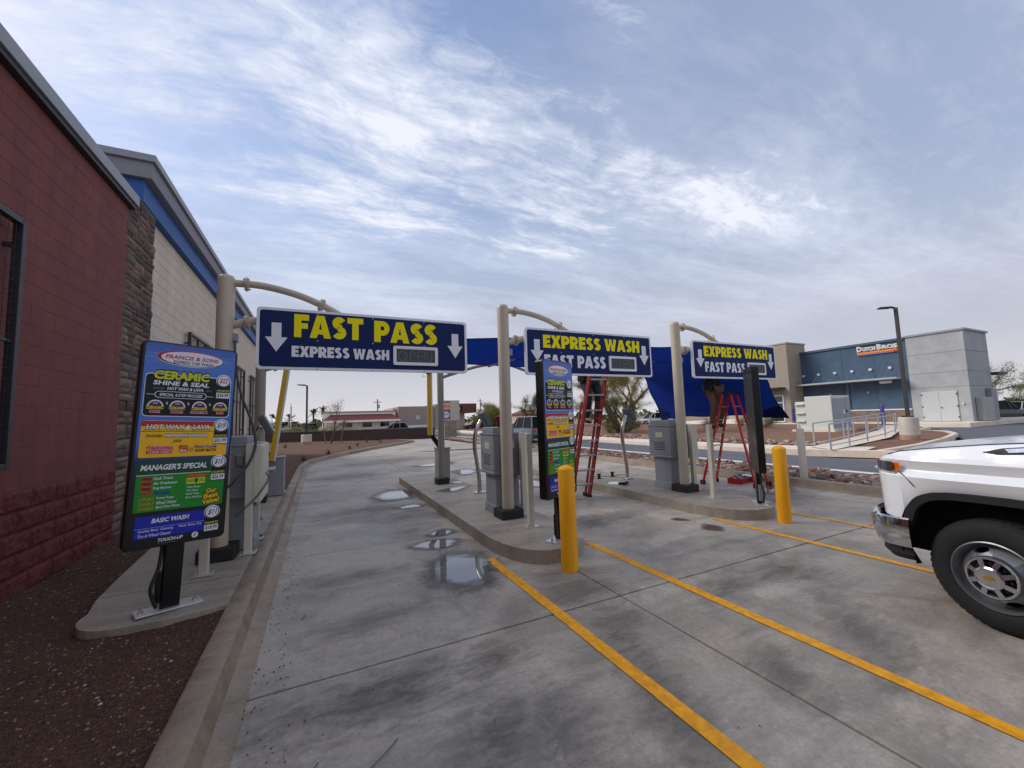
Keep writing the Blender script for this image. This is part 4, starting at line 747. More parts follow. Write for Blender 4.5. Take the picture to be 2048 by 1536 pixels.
# ---------------------------------------------------------------- workers
def skin_obj(name, verts, edges, radii, mat, parent, root=0, lv=2):
    me = bpy.data.meshes.new(name); me.from_pydata(verts, edges, []); o = bpy.data.objects.new(name, me); col0.objects.link(o); o.parent = parent; me.materials.append(mat)
    sk = o.modifiers.new('skin', 'SKIN'); sk.use_smooth_shade = True
    L = me.skin_vertices[0] if me.skin_vertices else me.attributes.new('skin', 'FLOAT', 'POINT')
    for i, r in enumerate(radii): L.data[i].radius = (r, r) if not isinstance(r, tuple) else r
    L.data[root].use_root = True; s = o.modifiers.new('sub', 'SUBSURF'); s.levels = lv; s.render_levels = lv; return o
SKIN = M('skin', C(176, 128, 102), 0.5, var=0.06)
def worker(label, loc, rz, shirt, trousers, hat, reach, hem=None):
    t = thing('person', label, 'person', loc, rz)                    # local: faces -y, feet at z=0
    J = dict(pel=(0, .02, .92), wst=(0, .02, 1.06), chs=(0, 0, 1.30), nek=(0, .0, 1.46), hd1=(0, -.02, 1.56), hd2=(0, -.02, 1.68), hd3=(0, -.01, 1.74),
             hl=(-.095, .02, .88), kl=(-.11, -.06, .50), al=(-.11, .03, .09), tl=(-.12, -.13, .045), hr=(.095, .02, .88), kr=(.11, -.10, .52), ar=(.11, 0, .10), tr=(.12, -.15, .05),
             sl=(-.19, 0, 1.40), el=(-.30, -.12, 1.36+reach*.06), wl=(-.24, -.36, 1.48+reach*.1), gl=(-.23, -.45, 1.52+reach*.1), sr=(.19, 0, 1.40), er=(.30, -.14, 1.34+reach*.06), wr=(.22, -.38, 1.46+reach*.1), gr=(.21, -.47, 1.50+reach*.1))
    R = dict(pel=.135, wst=.125, chs=(.17, .12), nek=.055, hd1=.075, hd2=.095, hd3=.055, hl=.085, kl=.058, al=.042, tl=.035, hr=.085, kr=.058, ar=.042, tr=.035, sl=.07, el=.043, wl=.030, gl=.036, sr=.07, er=.043, wr=.030, gr=.036)
    E = [('pel','wst'),('wst','chs'),('chs','nek'),('nek','hd1'),('hd1','hd2'),('hd2','hd3'),('pel','hl'),('hl','kl'),('kl','al'),('al','tl'),('pel','hr'),('hr','kr'),('kr','ar'),('ar','tr'),('chs','sl'),('sl','el'),('el','wl'),('wl','gl'),('chs','sr'),('sr','er'),('er','wr'),('wr','gr')]
    def sub(keys, grow, name, mat, over={}):
        ks = [k for k in J if k in keys]; ix = {k: n for n, k in enumerate(ks)}; ed = [(ix[a], ix[c]) for a, c in E if a in ix and c in ix]
        rr = [over.get(k, tuple(q+grow for q in R[k]) if isinstance(R[k], tuple) else R[k]+grow) for k in ks]; skin_obj(name, [J[k] for k in ks], ed, rr, mat, t)
    sub(set(J), 0, 'body', SKIN); sub({'pel','hl','kl','al','hr','kr','ar'}, .022, 'trousers', trousers, {'pel': .155})
    sub({'pel','wst','chs','sl','el','sr','er'}, .018, 'shirt', shirt, {'pel': .165, 'wst': .155})
    for s_ in 'lr': skin_obj('boot', [J['a'+s_], tuple(Vector(J['a'+s_])-Vector((0, 0, .04))), J['t'+s_]], [(0, 1), (1, 2)], [.055, .052, .045], RUBBER, t)
    b = MB(); b.lathe([(.135, 1.665), (.125, 1.675), (.112, 1.70), (.10, 1.76), (.06, 1.80), (.001, 1.81)], 20); b.build('hard_hat', hat, t, smooth=50)
    for s_ in 'lr':
        g0 = Vector(J['g'+s_])
        for f in range(4): q = g0+Vector(((f-1.5)*.018, -.02, .01)); skin_obj('finger', [q, q+Vector((0, -.045, .012)), q+Vector((0, -.060, -.025))], [(0, 1), (1, 2)], [.010, .009, .008], SKIN, t, lv=1)
        sg = 1 if s_ == 'l' else -1; q = g0+Vector((sg*.03, 0, 0)); skin_obj('thumb', [q, q+Vector((sg*.025, -.03, .005)), q+Vector((sg*.015, -.055, -.005))], [(0, 1), (1, 2)], [.012, .010, .009], SKIN, t, lv=1)
    return t
wk = worker('person in dark jeans and lime vest standing on the dark red ladder', (4.80, 6.40, 1.44), 0, M('lime_work_vest', C(170, 190, 40), 0.8, var=0.1), M('dark_navy_jeans', C(38, 46, 62), 0.85, var=0.25, nscale=14), M('white_hard_hat', C(220, 220, 215), 0.3, var=0.03), .3)
wk2 = worker('person in black shirt and brown work trousers on the bright red stepladder', (8.22, 6.30, 1.22), 0, M('black_work_shirt', C(24, 24, 28), 0.85, var=0.2), M('brown_work_trousers', C(116, 88, 66), 0.85, var=0.2, nscale=14), M('yellow_hard_hat', C(230, 190, 40), 0.3, var=0.03), .2)
b = MB(); b.box((-.20, .0, .98), (.10, .20, .22)); b.box((-.22, -.08, .90), (.07, .09, .16)); b.build('tool_pouch', BLACKM, wk2, bevel=0.02, seg=3); b = MB(); b.box((-.20, .0, .92), (.09, .18, .2)); b.build('tool_pouch', BLACKM, wk, bevel=0.02, seg=3)
# ---------------------------------------------------------------- small things on the islands
t = thing('tool_tray', 'red plastic tool tray full of tools on the ground by the stepladder', 'tool tray', (8.52, 6.05, 0), 0.25)
TR = M('red_tray_plastic', C(170, 30, 38), 0.4, var=0.1); b = MB()
for c, d in (((0, 0, .01), (.56, .30, .02)), ((-.275, 0, .06), (.015, .30, .12)), ((.275, 0, .06), (.015, .30, .12)), ((0, -.145, .06), (.535, .015, .12)), ((0, .145, .06), (.535, .015, .12)), ((0, 0, .05), (.535, .012, .08))): b.box(c, d)
b.build('tray', TR, t, bevel=0.004)
for k in range(9): b = MB(); x = -.22+.055*k; beam(b, (x, -.1+.02*(k % 3), .05), (x+.05, .08, .13+.02*(k % 2)), .03, .03); b.build('tool', [ALU, BLACKM, LRED2][k % 3], t)
t = thing('parts_box', 'open carton with white liner lying beside the red tool tray', 'box', (8.95, 6.05, 0), 0.25); b = MB()
for c, d in (((0, 0, .01), (.5, .32, .02)), ((-.245, 0, .06), (.012, .32, .11)), ((.245, 0, .06), (.012, .32, .11)), ((0, -.155, .06), (.48, .012, .11)), ((0, .155, .06), (.48, .012, .11))): b.box(c, d)
b.build('carton', M('dark_carton', C(84, 80, 78), 0.8, var=0.15), t)
b = MB(); b.grid(lambda u, v: (-.25+.5*u, -.17+.34*v, .125+.02*noise.noise((u*4, v*4, 1))), 10, 8); b.build('liner', M('white_liner', C(206, 208, 210), 0.6, var=0.1), t, smooth=60)
for x, y, l in ((5.78, 7.55, 'black wire spool standing apart from the far reader post'), (6.22, 7.62, 'black wire spool right behind the far reader post')):
    b = MB(); b.cyl((0, 0, 0), (0, 0, .012), .055, n=16); b.cyl((0, 0, .012), (0, 0, .10), .035, n=12, m=1); b.cyl((0, 0, .10), (0, 0, .112), .055, n=16); b.build('wire_spool', [BLACKM, CABLE], label=l, cat='spool', loc=(x, y, .151), group='wire spools on the far island')
b = MB(); b.tube(interp([(5.78, 7.55, .16), (5.6, 7.75, .156), (5.75, 7.95, .156), (6.0, 7.8, .156), (6.22, 7.62, .16), (6.5, 7.75, .156), (6.6, 7.6, .156)], 8), .004, 5); b.build('loose_wire', CABLE, label='thin loose wire looping between the two spools', cat='wire')
t = thing('cordless_drill', 'black cordless drill lying on the far island near the ladder', 'drill', (5.62, 6.55, .151), 0.3); b = MB(); b.cyl((0, 0, .035), (.15, 0, .035), .03, n=12); b.build('drill_body', BLACKM, t, smooth=40); b = MB(); b.cyl((.15, 0, .035), (.24, 0, .035), .012, n=8); b.build('chuck', GALV, t); b = MB(); b.box((.03, .07, .03), (.045, .12, .05)); b.build('grip', BLACKM, t, bevel=0.01)
b = MB(); b.cyl((0, 0, 0), (0, 0, .006), .17, n=28); b.build('cover_plate', SWHITE, loc=(5.68, 6.85, .151), label='flat white round cover plate lying on the far island', cat='plate')
t = thing('standpipe', 'dark red hydrant shaped fitting standing on the middle cabinet lid', 'fitting', (PX[1]+.02, PY[1]+.32, 1.375+.0)); RB = M('dark_red_enamel', C(104, 24, 30), 0.4, var=0.15)
b = MB(); b.lathe([(.06, 0), (.06, .02), (.035, .05), (.028, .10), (.028, .20), (.045, .22), (.045, .25), (.02, .27), (.001, .275)], 16); b.build('stem', RB, t, smooth=40); b = MB(); b.cyl((-.06, 0, .23), (.06, 0, .23), .02, n=10); b.build('outlet', RB, t)
for (x, y, l) in ((-0.85, 6.75, 'bright aluminium bracket lying on the slab behind the first panel'), (-0.74, 9.9, 'white plastic strip lying at the far end of the left slab')):
    b = MB(); b.box((0, 0, .012), (.22, .04, .024), rz=.4); b.box((.08, .05, .02), (.04, .10, .012), rz=.4); b.build('metal_bracket', GALV, loc=(x, y, .17), label=l, cat='bracket')
b = MB(); b.grid(lambda u, v: (.14*(u-.5), .10*(v-.5), .025+.02*noise.noise((u*3, v*3, 2))), 8, 6); b.build('blue_rag', M('navy_rag', C(34, 40, 96), 0.9, var=0.2), smooth=60, loc=(-0.72, 6.22, .165), label='crumpled navy rag on the slab by a panel post', cat='rag')
# ---------------------------------------------------------------- white pickup truck at the right
def paint(name, c, coat=0.6): return M(name, c, 0.28, 0.0, var=0.02, nscale=2, coat=coat, rvar=0.02)
TW = paint('white_truck_paint', C(238, 239, 242)); TBLK = M('black_truck_trim', C(26, 26, 28), 0.6, var=0.15, nscale=20, bump=0.1, bscale=200); TDARK = M('wheel_well_black', C(8, 8, 9), 0.9, var=0.2)
GLASS = M('tinted_glass', C(20, 24, 28), 0.06, 0.0, var=0.05, coat=1.0); TCHR = M('chrome_bumper', C(214, 216, 220), 0.07, 1.0, var=0.03); AMBER = M('amber_lens', C(228, 96, 12), 0.15, var=0.15, nscale=30, coat=1.0); LENS = M('dark_headlamp_lens', C(56, 58, 62), 0.08, var=0.25, nscale=24, coat=1.0)
TYRE = M('tyre_rubber', C(26, 26, 27), 0.85, var=0.18, nscale=12, bump=0.15); RIM = M('grey_steel_wheel', C(128, 130, 134), 0.4, 0.7, var=0.08, nscale=10); CAPM = M('chrome_centre_cap', C(196, 198, 202), 0.18, 0.95, var=0.05); GOLD = M('gold_emblem', C(190, 140, 60), 0.3, 0.6, var=0.08)
trk = thing('pickup_truck', 'white pickup truck with chrome bumper and grey steel wheels', 'truck', (5.28, 1.17, 0))
def lerpT(T, y):
    if y >= T[0][0]: return T[0][1]
    for (a, u), (b_, v) in zip(T, T[1:]):
        if b_ <= y <= a: return u+(v-u)*(a-y)/(a-b_)
    return T[-1][1]
HZ = [(.72, 1.085), (.68, 1.115), (.63, 1.150), (.60, 1.172), (.55, 1.20), (.48, 1.225), (.30, 1.258), (.0, 1.300), (-.3, 1.33), (-.9, 1.37)]      # hood edge height by y (relative to the axle)
HWx = [(.72, .58), (.71, .68), (.695, .75), (.67, .82), (.63, .89), (.58, .945), (.50, .985), (.38, 1.012), (.2, 1.025), (-.9, 1.03)]
def arch_z(y, a=.475, top=.54, c=.40):
    d = abs(y)/a
    return c+top*(1-d**4.0)**.25 if d < 1 else None
ys = [.72, .715, .71, .70, .695, .68, .67, .655, .64, .63, .615, .60, .575, .55, .52, .495, .476, .47, .46, .44, .41, .37, .30, .2, .1, 0, -.1, -.2, -.3, -.37, -.41, -.44, -.46, -.47, -.476, -.52, -.6, -.75, -.9]
def side_sec(y):
    hz, w_ = lerpT(HZ, y), lerpT(HWx, y); az = arch_z(y); low = (az+.0) if az else (.68 if y > 0 else .50); low = min(low, .945)
    cr = min(1.0, max(0, (.62-y)/.10))
    sec = [(w_-.085, hz), (w_-.060, hz-.022), (w_-.040, hz-.085), (w_-.020, 1.195), (w_-.008, 1.158), (w_-.008-.018*cr, 1.118), (w_-.008-.034*cr, 1.085), (w_-.006-.022*cr, 1.070), (w_+.006, 1.030)]
    zl = sec[-1][1]
    for f in (.18, .36, .54, .72, .88, 1.0): sec.append((w_+.006-.040*f, zl+(low-zl)*f))
    return [(x, min(z, hz)) for x, z in sec]
for sg in (-1, 1):
    b = MB(); S = [side_sec(y) for y in ys]; q = len(S[0]); V = [(sg*x, y, z) for y, s_ in zip(ys, S) for x, z in s_]
    F = [(i*q+k, i*q+k+1, (i+1)*q+k+1, (i+1)*q+k) for i in range(len(ys)-1) for k in range(q-1)]
    b.add(V, F if sg < 0 else [f[::-1] for f in F]); b.build('fender', TW, trk, smooth=16)
    # black arch moulding
    b = MB(); N_ = 40; ring = []
    for k in range(N_+1):
        th = pi*k/N_; y = .475*cos(th); z = .40+.54*(max(0, 1-abs(cos(th))**4.0))**.25
        ring.append((y, z))
    P = [Vector((sg*(lerpT(HWx, y)-.012), y, min(z, .942))) for y, z in ring]; P = [Vector((P[0].x, P[0].y, .66))]+[p for p in P if p.z > .66 or p.y < 0]+[Vector((P[-1].x, P[-1].y, .45))]
    inn = [Vector((p.x+sg*.004, p.y*.90, .40+(p.z-.40)*.905 if p.z > .5 else p.z)) for p in P]; dep = [Vector((p.x-sg*.06, p.y, p.z)) for p in inn]; n = len(P)
    out = [Vector((p.x+sg*.018, p.y, p.z)) for p in P]; inn = [Vector((p.x+sg*.014, p.y, p.z)) for p in inn]
    b.add(P+out+inn+dep, [(r*n+k, (r+1)*n+k, (r+1)*n+k+1, r*n+k+1) for r in range(3) for k in range(n-1)]); b.build('arch_moulding', TBLK, trk, smooth=50)
    b = MB(); b.tube([(sg*(lerpT(HWx, y)+dx_), y, z) for y, z, dx_ in ((.475, 1.068, -.002), (.45, 1.045, .002), (.43, 1.03, .004), (.40, .985, .000), (.38, .955, -.006))], .0035, 4); b.build('panel_gap', TDARK, trk)
# hood: centre panel with raised bulge
b = MB(); yh = [.72, .70, .66, .63, .60, .55, .48, .38, .2, 0, -.3, -.6, -.9]; us = [-1, -.93, -.80, -.62, -.5, -.25, 0, .25, .5, .62, .80, .93, 1]
def hood_pt(u, y):
    yy = y; w_ = lerpT(HWx, yy)-.085; hz = lerpT(HZ, yy); au = abs(u); bul = 0.016*(1-max(0, min(1, (au-.45)/.35)))*min(1, max(0, (.66-y)/.3)); zz = hz+bul+.004*(1-au*au)
    return (u*w_, y+.08*(1-u*u)*max(0, (y+.2)/.9), zz)
b.add([hood_pt(u, y) for y in yh for u in us], [(i*13+k, (i+1)*13+k, (i+1)*13+k+1, i*13+k+1)[::-1] for i in range(len(yh)-1) for k in range(12)]); b.build('hood', TW, trk, smooth=30)
for sg in (-1, 1): b = MB(); b.tube([(sg*(lerpT(HWx, y)-.080), y, lerpT(HZ, y)+.001) for y in (.62, .55, .48, .38, .2, 0, -.3, -.6, -.9)], .0035, 4); b.build('panel_gap', TDARK, trk)
# hood badge vents
for sg in (-1, 1):
    def hv(y, dz, o): w_ = lerpT(HWx, y); hz = lerpT(HZ, y); f = dz/.06; return (sg*(w_-.060+.020*f+o), y, hz-.022-dz)
    b = MB(); pts = [(0.0, .028), (-.10, .006), (-.30, .0), (-.88, -.002), (-.88, .058), (-.30, .052), (-.08, .048)]
    b.add([hv(y, dz, .006) for y, dz in pts], [tuple(range(7))]); v_ = b.build('hood_vent', TBLK, trk)
    for k in range(5): ya = -.11-.125*k; b = MB(); b.add([hv(ya, .012, .009), hv(ya-.085, .010, .009), hv(ya-.105, .036, .009), hv(ya-.02, .038, .009)], [(0, 1, 2, 3)]); b.build('badge_bar', TCHR, v_)
# front end
b = MB(); b.grid(lambda u, v: ((u-.5)*1.5, .66+.12*(1-(2*u-1)**2), .72+.44*v), 16, 6); b.build('grille', TBLK, trk, smooth=60)
for z in (.80, .92, 1.04): b = MB(); b.tube([((u-.5)*1.44, .675+.12*(1-(2*u-1)**2), z) for u in [k/12 for k in range(13)]], .022, 8); b.build('grille_bar', TW if z == .92 else TCHR, trk, smooth=50)
for sg in (-1, 1):
    b = MB(); W2 = [(.990, .50), (.965, .555), (.915, .61), (.845, .66), (.70, .71)]
    b.grid(lambda u, v: (sg*(interp([(p[0], p[1], 0) for p in W2], 4)[int(round(u*16))].x+.014), interp([(p[0], p[1], 0) for p in W2], 4)[int(round(u*16))].y+.004, 1.065+.078*v), 16, 4); b.build('headlamp', LENS, trk, smooth=60)
    b = MB(); b.grid(lambda u, v: (sg*(lerpT(HWx, .462+.085*u)+.004), .462+.085*u, 1.073+.062*v), 5, 3); b.build('marker_lamp', AMBER, trk, smooth=60)
    def edge(u): y = .50+.22*u; return (sg*(lerpT(HWx, y)+.006), y)
    b = MB(); b.grid(lambda u, v: (edge(u)[0]*(1+.018*v*u), edge(u)[1]+.030*v*u, 1.048+.018*v), 20, 2); b.build('lamp_ledge', TW, trk, smooth=50)
    b = MB(); b.add([(sg*.93, .47, .47), (sg*.99, .45, .47), (sg*.97, .43, .34), (sg*.90, .42, .335), (sg*.85, .58, .46), (sg*.84, .5, .34)], [(0, 1, 2, 3), (0, 3, 5, 4)]); b.build('splash_guard', TBLK, trk)
BPl = [(1.02, .43), (1.025, .50), (1.0, .60), (.93, .675), (.80, .735), (.5, .80), (0, .83)]; BP = [(-x, y) for x, y in BPl]+[(x, y) for x, y in BPl[-2::-1]]; BPs = interp([(x, y, 0) for x, y in BP], 5)
prof = [(-.03, .665), (.0, .700), (.018, .69), (.028, .64), (.024, .56), (.0, .48), (-.05, .445)]
def sweep_b(name, prof, mat, par):
    b = MB(); n = len(BPs); q = len(prof); V = []
    for i, p in enumerate(BPs):
        t_ = (BPs[min(i+1, n-1)]-BPs[max(i-1, 0)]).normalized(); nn = Vector((-t_.y, t_.x, 0)); V += [tuple(p+nn*o+Vector((0, 0, z))) for o, z in prof]
    b.add(V, [(i*q+k, (i+1)*q+k, (i+1)*q+k+1, i*q+k+1) for i in range(n-1) for k in range(q-1)]); return b.build(name, mat, par, smooth=40)
sweep_b('bumper', prof, TCHR, trk); sweep_b('valance', [(-.045, .45), (-.04, .40), (-.08, .355), (-.14, .35)], TBLK, trk)
# inner wells, chassis, cab and bed
b = MB(); b.bb(-.80, .80, -.7, .62, .42, 1.12); b.build('engine_bay', TDARK, trk)
for sg in (-1, 1): b = MB(); b.grid(lambda u, v: (sg*(.80+.19*v), .50*cos(pi*u), .42+.555*sin(pi*u)**.5), 24, 2); b.build('wheel_liner', TDARK, trk)
b = MB(); b.bb(-.45, .45, -4.3, .4, .38, .52); b.build('chassis', TDARK, trk)
def shell(name, sec, mat, sm=35):
    b = MB(); q = len(sec[0][1]); V = [(x, y, z) for y, s_ in sec for x, z in s_]; n = len(sec)
    b.add(V, [(i*q+k, (i+1)*q+k, (i+1)*q+(k+1) % q, i*q+(k+1) % q) for i in range(n-1) for k in range(q)]+[tuple(range(q)), tuple(range(n*q-1, (n-1)*q-1, -1))]); return b.build(name, mat, trk, smooth=sm)
def csec(w_, z0, zb, wt, zt): return [(-w_, z0), (-w_-.01, (z0+zb)/2), (-w_+.02, zb), (-wt, zt-.06), (-wt+.1, zt), (wt-.1, zt), (wt, zt-.06), (w_-.02, zb), (w_+.01, (z0+zb)/2), (w_, z0)]
shell('cab', [(-.90, csec(1.02, .48, 1.40, .95, 1.43)), (-1.0, csec(1.02, .48, 1.40, .93, 1.52)), (-1.55, csec(1.02, .48, 1.41, .80, 1.93)), (-1.8, csec(1.02, .48, 1.41, .80, 1.97)), (-2.9, csec(1.02, .48, 1.41, .80, 1.96)), (-3.15, csec(1.02, .48, 1.41, .82, 1.75)), (-3.2, csec(1.02, .48, 1.40, .9, 1.45))], TW)
b = MB(); b.add([(-.88, -1.02, 1.475), (.88, -1.02, 1.475), (.74, -1.53, 1.90), (-.74, -1.53, 1.90)], [(0, 1, 2, 3)]); b.build('windscreen', GLASS, trk)
for sg in (-1, 1):
    for y0, y1 in ((-1.25, -2.05), (-2.12, -2.95)):
        b = MB(); b.add([(sg*1.012, y0, 1.43), (sg*1.012, y1, 1.43), (sg*.845, y1+.02, 1.86), (sg*.845, y0-.34 if y0 > -2 else y0-.02, 1.86)], [(0, 1, 2, 3)]); b.build('side_window', GLASS, trk)
        b = MB(); b.bb(sg*1.03, sg*1.05, y1+.18, y1+.04, 1.16, 1.20); b.build('door_handle', TCHR, trk, bevel=0.005)
    b = MB(); b.box((sg*1.17, -1.28, 1.50), (.20, .10, .28)); b.build('mirror', TBLK, trk, bevel=0.03, seg=3)
    b = MB(); b.bb(sg*.95, sg*1.10, -.65, -3.1, .42, .50); b.build('running_board', TBLK, trk, bevel=0.01)
    b = MB(); b.bb(sg*.93, sg*1.03, -3.26, -5.35, .62, 1.38); b.build('bed_side', TW, trk, bevel=0.03)
b = MB(); b.bb(-.93, .93, -3.26, -5.33, .66, .72); b.build('bed_floor', TBLK, trk); b = MB(); b.bb(-.93, .93, -5.34, -5.42, .66, 1.36); b.build('tailgate', TW, trk, bevel=0.02)
# wheels
def wheel(loc, rz, flip=1, name='wheel'):
    wl = bpy.data.objects.new(name, None); col0.objects.link(wl); wl.parent = trk; wl.location = loc; wl.rotation_euler[2] = rz
    R = Matrix.Rotation(-pi/2*flip, 3, 'Y')                          # lathe axis -> outward (-x when flip=1)
    r = .385; b = MB(); b.lathe([(.232, .0), (.245, .012), (.285, .020), (.33, .016), (.358, .0), (.372, -.022), (.383, -.045), (r, -.10), (.383, -.17), (.36, -.21), (.30, -.225), (.235, -.215)], 64, R=R)
    ty = b.build('tyre', TYRE, wl, smooth=50)
    b = MB()
    for k in range(56):
        a = 2*pi*k/56
        for (z0, z1, tw) in ((-.035, -.075, .010), (-.10, -.14, -.010), (-.150, -.195, .010)):
            c = R @ Vector(((r-.004)*cos(a), (r-.004)*sin(a), (z0+z1)/2)); e = R @ Vector((cos(a), sin(a), 0)); f = R @ Vector((-sin(a), cos(a), 0)); g_ = R @ Vector((0, 0, 1))
            V = [c+f*u*.014+g_*v*abs(z1-z0)/2+f*v*tw+e*w_ for w_ in (-.008, .0045) for u, v in ((-1, -1), (1, -1), (1, 1), (-1, 1))]; b.add(V, [(4, 5, 6, 7)]+[(q, (q+1) % 4, 4+(q+1) % 4, 4+q) for q in range(4)])
    b.build('tread_block', TYRE, wl, kind='stuff')
    b = MB(); b.lathe([(.234, .004), (.236, .016), (.228, .020), (.222, .010), (.214, -.02), (.205, -.05), (.198, -.055)], 64, R=R)
    # disc with eight hand holes: ring built from 8 sectors with oval openings
    n = 8; ri, ro = .140, .208
    for s_ in range(n):
        a0 = 2*pi*s_/n; m_ = 12
        outer = []; hole = []
        for k in range(4*m_):
            q = k/(4*m_); sd_ = int(q*4); f = q*4-sd_
            if sd_ == 0: rr, aa = ri+(ro-ri)*f, a0
            elif sd_ == 1: rr, aa = ro, a0+2*pi/n*f
            elif sd_ == 2: rr, aa = ro-(ro-ri)*f, a0+2*pi/n
            else: rr, aa = ri, a0+2*pi/n*(1-f)
            outer.append((rr, aa)); ang = math.atan2((rr-(ri+ro)/2)/((ro-ri)/2), (aa-a0-pi/n)/(pi/n))
            hole.append(((ri+ro)/2+.002+.019*sin(ang), a0+pi/n+.25*cos(ang)))
        def P3(rr, aa, dz=0): return R @ Vector((rr*cos(aa), rr*sin(aa), .018-.070*max(0, (rr-ri)/(ro-ri))**1.3+dz))
        V = [P3(*p) for p in outer]+[P3(*p) for p in hole]+[P3(p[0], p[1], -.03) for p in hole]; c_ = 4*m_
        if s_ % 2 == 0: b.add(V, [(k, (k+1) % c_, c_+(k+1) % c_, c_+k) for k in range(c_)]+[(c_+k, c_+(k+1) % c_, 2*c_+(k+1) % c_, 2*c_+k) for k in range(c_)])
        else: b.add([P3(*p) for p in outer], [tuple(range(c_))])
    b.build('rim', RIM, wl, smooth=40)
    b = MB(); b.lathe([(.225, -.08), (.001, -.08)], 32, R=R); b.build('brake_backing', TDARK, wl)
    b = MB(); b.lathe([(.142, .012), (.142, .046), (.136, .056), (.124, .056), (.119, .046), (.112, .034)], 48, R=R); b.lathe([(.076, .040), (.076, .080), (.066, .085), (.061, .080), (.001, .082)], 40, R=R)
    for k in range(8):
        a = 2*pi*(k+.5)/8; beam(b, R @ Vector((.070*cos(a), .070*sin(a), .066)), R @ Vector((.126*cos(a), .126*sin(a), .050)), .030, .018, tuple(R @ Vector((0, 0, 1))))
    cp = b.build('centre_cap', CAPM, wl, smooth=35)
    b = MB(); b.lathe([(.126, .0), (.126, .028), (.001, .028)], 32, R=R); b.build('cap_recess', TDARK, wl)
    for k in range(8): b = MB(); a = 2*pi*k/8; c = R @ Vector((.097*cos(a), .097*sin(a), .028)); d = R @ Vector((0, 0, 1)); b.cyl(c, c+d*.022, .013, n=6); b.build('lug_nut', BLACKM, wl)
    b = MB(); E_ = [(-.030, -.008), (-.012, -.008), (-.010, -.014), (.014, -.014), (.012, -.008), (.030, -.008), (.026, .008), (.012, .008), (.010, .014), (-.014, .014), (-.012, .008), (-.026, .008)]
    b.add([R @ Vector((y * 1.05, x * 1.05, .0845)) for x, y in E_], [tuple(range(12))]); b.build('emblem', GOLD, wl)
wheel((-1.0, 0, .385), radians(-11)); wheel((1.0, 0, .385), radians(-11), -1); wheel((-1.0, -4.3, .385), 0); wheel((1.0, -4.3, .385), 0, -1)
# ---------------------------------------------------------------- blue and grey drive-through cafe
def stucco(n, c, v=0.08): return M(n, c, 0.85, var=v, nscale=1.6, bump=0.5, bscale=50, coord='World')
CBLUE = stucco('blue_stucco', C(74, 94, 114), 0.2); CGREY = stucco('grey_stucco', C(172, 172, 170), 0.12); CBEI = M('beige_lap_siding', C(166, 152, 134), 0.8, var=0.06, coord='World'); TRIMW = M('white_trim', C(214, 212, 206), 0.5, var=0.04); DOORP = M('pale_grey_door_paint', C(196, 198, 194), 0.5, var=0.04)
cafe = thing('cafe_building', 'blue and grey stucco drive-through building with orange striped name sign', 'building', (42, 11.6, 0.33)); DZ = -0.33
def cb(name, x0, x1, y0, y1, z0, z1, mat, par=None, bevel=0.0):
    b = MB(); b.bb(x0-42, x1-42, y0-11.6, y1-11.6, z0+DZ, z1+DZ); return b.build(name, mat, par or cafe, bevel=bevel)
gw = cb('grey_wall', 42, 46.3, 11.6, 14.78, .33, 6.98, CGREY); bw = cb('blue_wall', 42.04, 52, 14.78, 22.62, .33, 6.86, CBLUE); tw = cb('siding_tower', 40.0, 43.0, 22.62, 28, .33, 7.85, CBEI)
cb('coping', 41.9, 46.4, 11.5, 14.85, 6.98, 7.12, GREYCAP); cb('coping', 41.92, 46, 14.85, 22.6, 6.86, 7.05, M('blue_grey_coping', C(70, 92, 112), 0.5, 0.1, var=0.05)); cb('coping', 39.93, 43.07, 22.55, 28.1, 7.85, 7.98, M('tan_coping', C(170, 160, 146), 0.5, var=0.05))
for z in (2.9, 4.0, 5.5): cb('stucco_joint', 41.985, 42, 11.62, 14.76, z, z+.025, M('grey_stucco_joint', C(146, 146, 146), 0.8, var=0.05), gw); cb('stucco_joint', 42.02, 46.28, 11.585, 11.6, z, z+.025, M('grey_stucco_joint', C(146, 146, 146), 0.8, var=0.05), gw)
for y in (16.9, 19.2, 21.0): cb('stucco_joint', 42.028, 42.04, y, y+.02, 1.4, 6.8, M('blue_stucco_joint', C(60, 80, 100), 0.8, var=0.05), bw)
for k in range(36): z = .5+k*.2; cb('siding_board', 39.965, 40.0, 22.60, 28, z, z+.185, CBEI, tw); cb('siding_board', 39.965, 42.9, 22.585, 22.62, z, z+.185, CBEI, tw)
for y0, y1 in ((12.25, 13.22), (13.23, 14.2)):
    d = cb('door', 41.94, 42.0, y0, y1, .36, 2.60, DOORP, bevel=0.01)
    for z in (.6, 1.4, 2.3): cb('hinge', 41.92, 41.95, (y0 if y0 < 13 else y1-.06), (y0+.06 if y0 < 13 else y1), z, z+.12, STEEL, d)
cb('door_handle', 41.88, 41.94, 13.08, 13.18, 1.35, 1.42, CHROME); cb('wall_light', 41.9, 42, 11.95, 12.05, 1.55, 1.68, TRIMW)
aw = cb('awning', 40.75, 42.0, 15.1, 23.3, 3.74, 3.88, M('grey_awning_metal', C(176, 178, 176), 0.5, 0.2, var=0.05), bevel=0.01)
for k in range(6):
    y = 15.9+k*1.3; b = MB(); b.tube([(-.02, y-11.6, 4.72+DZ), (-1.0, y-11.6+.1, 3.9+DZ)], .018, 6); b.build('tie_rod', GALV, aw); b = MB(); b.cyl((-.06, y-11.6, 4.72+DZ), (.04, y-11.6, 4.72+DZ), .12, n=14); b.build('rod_plate', TRIMW, aw)
cb('sill', 41.93, 42.05, 14.8, 22.6, 1.27, 1.37, TRIMW)
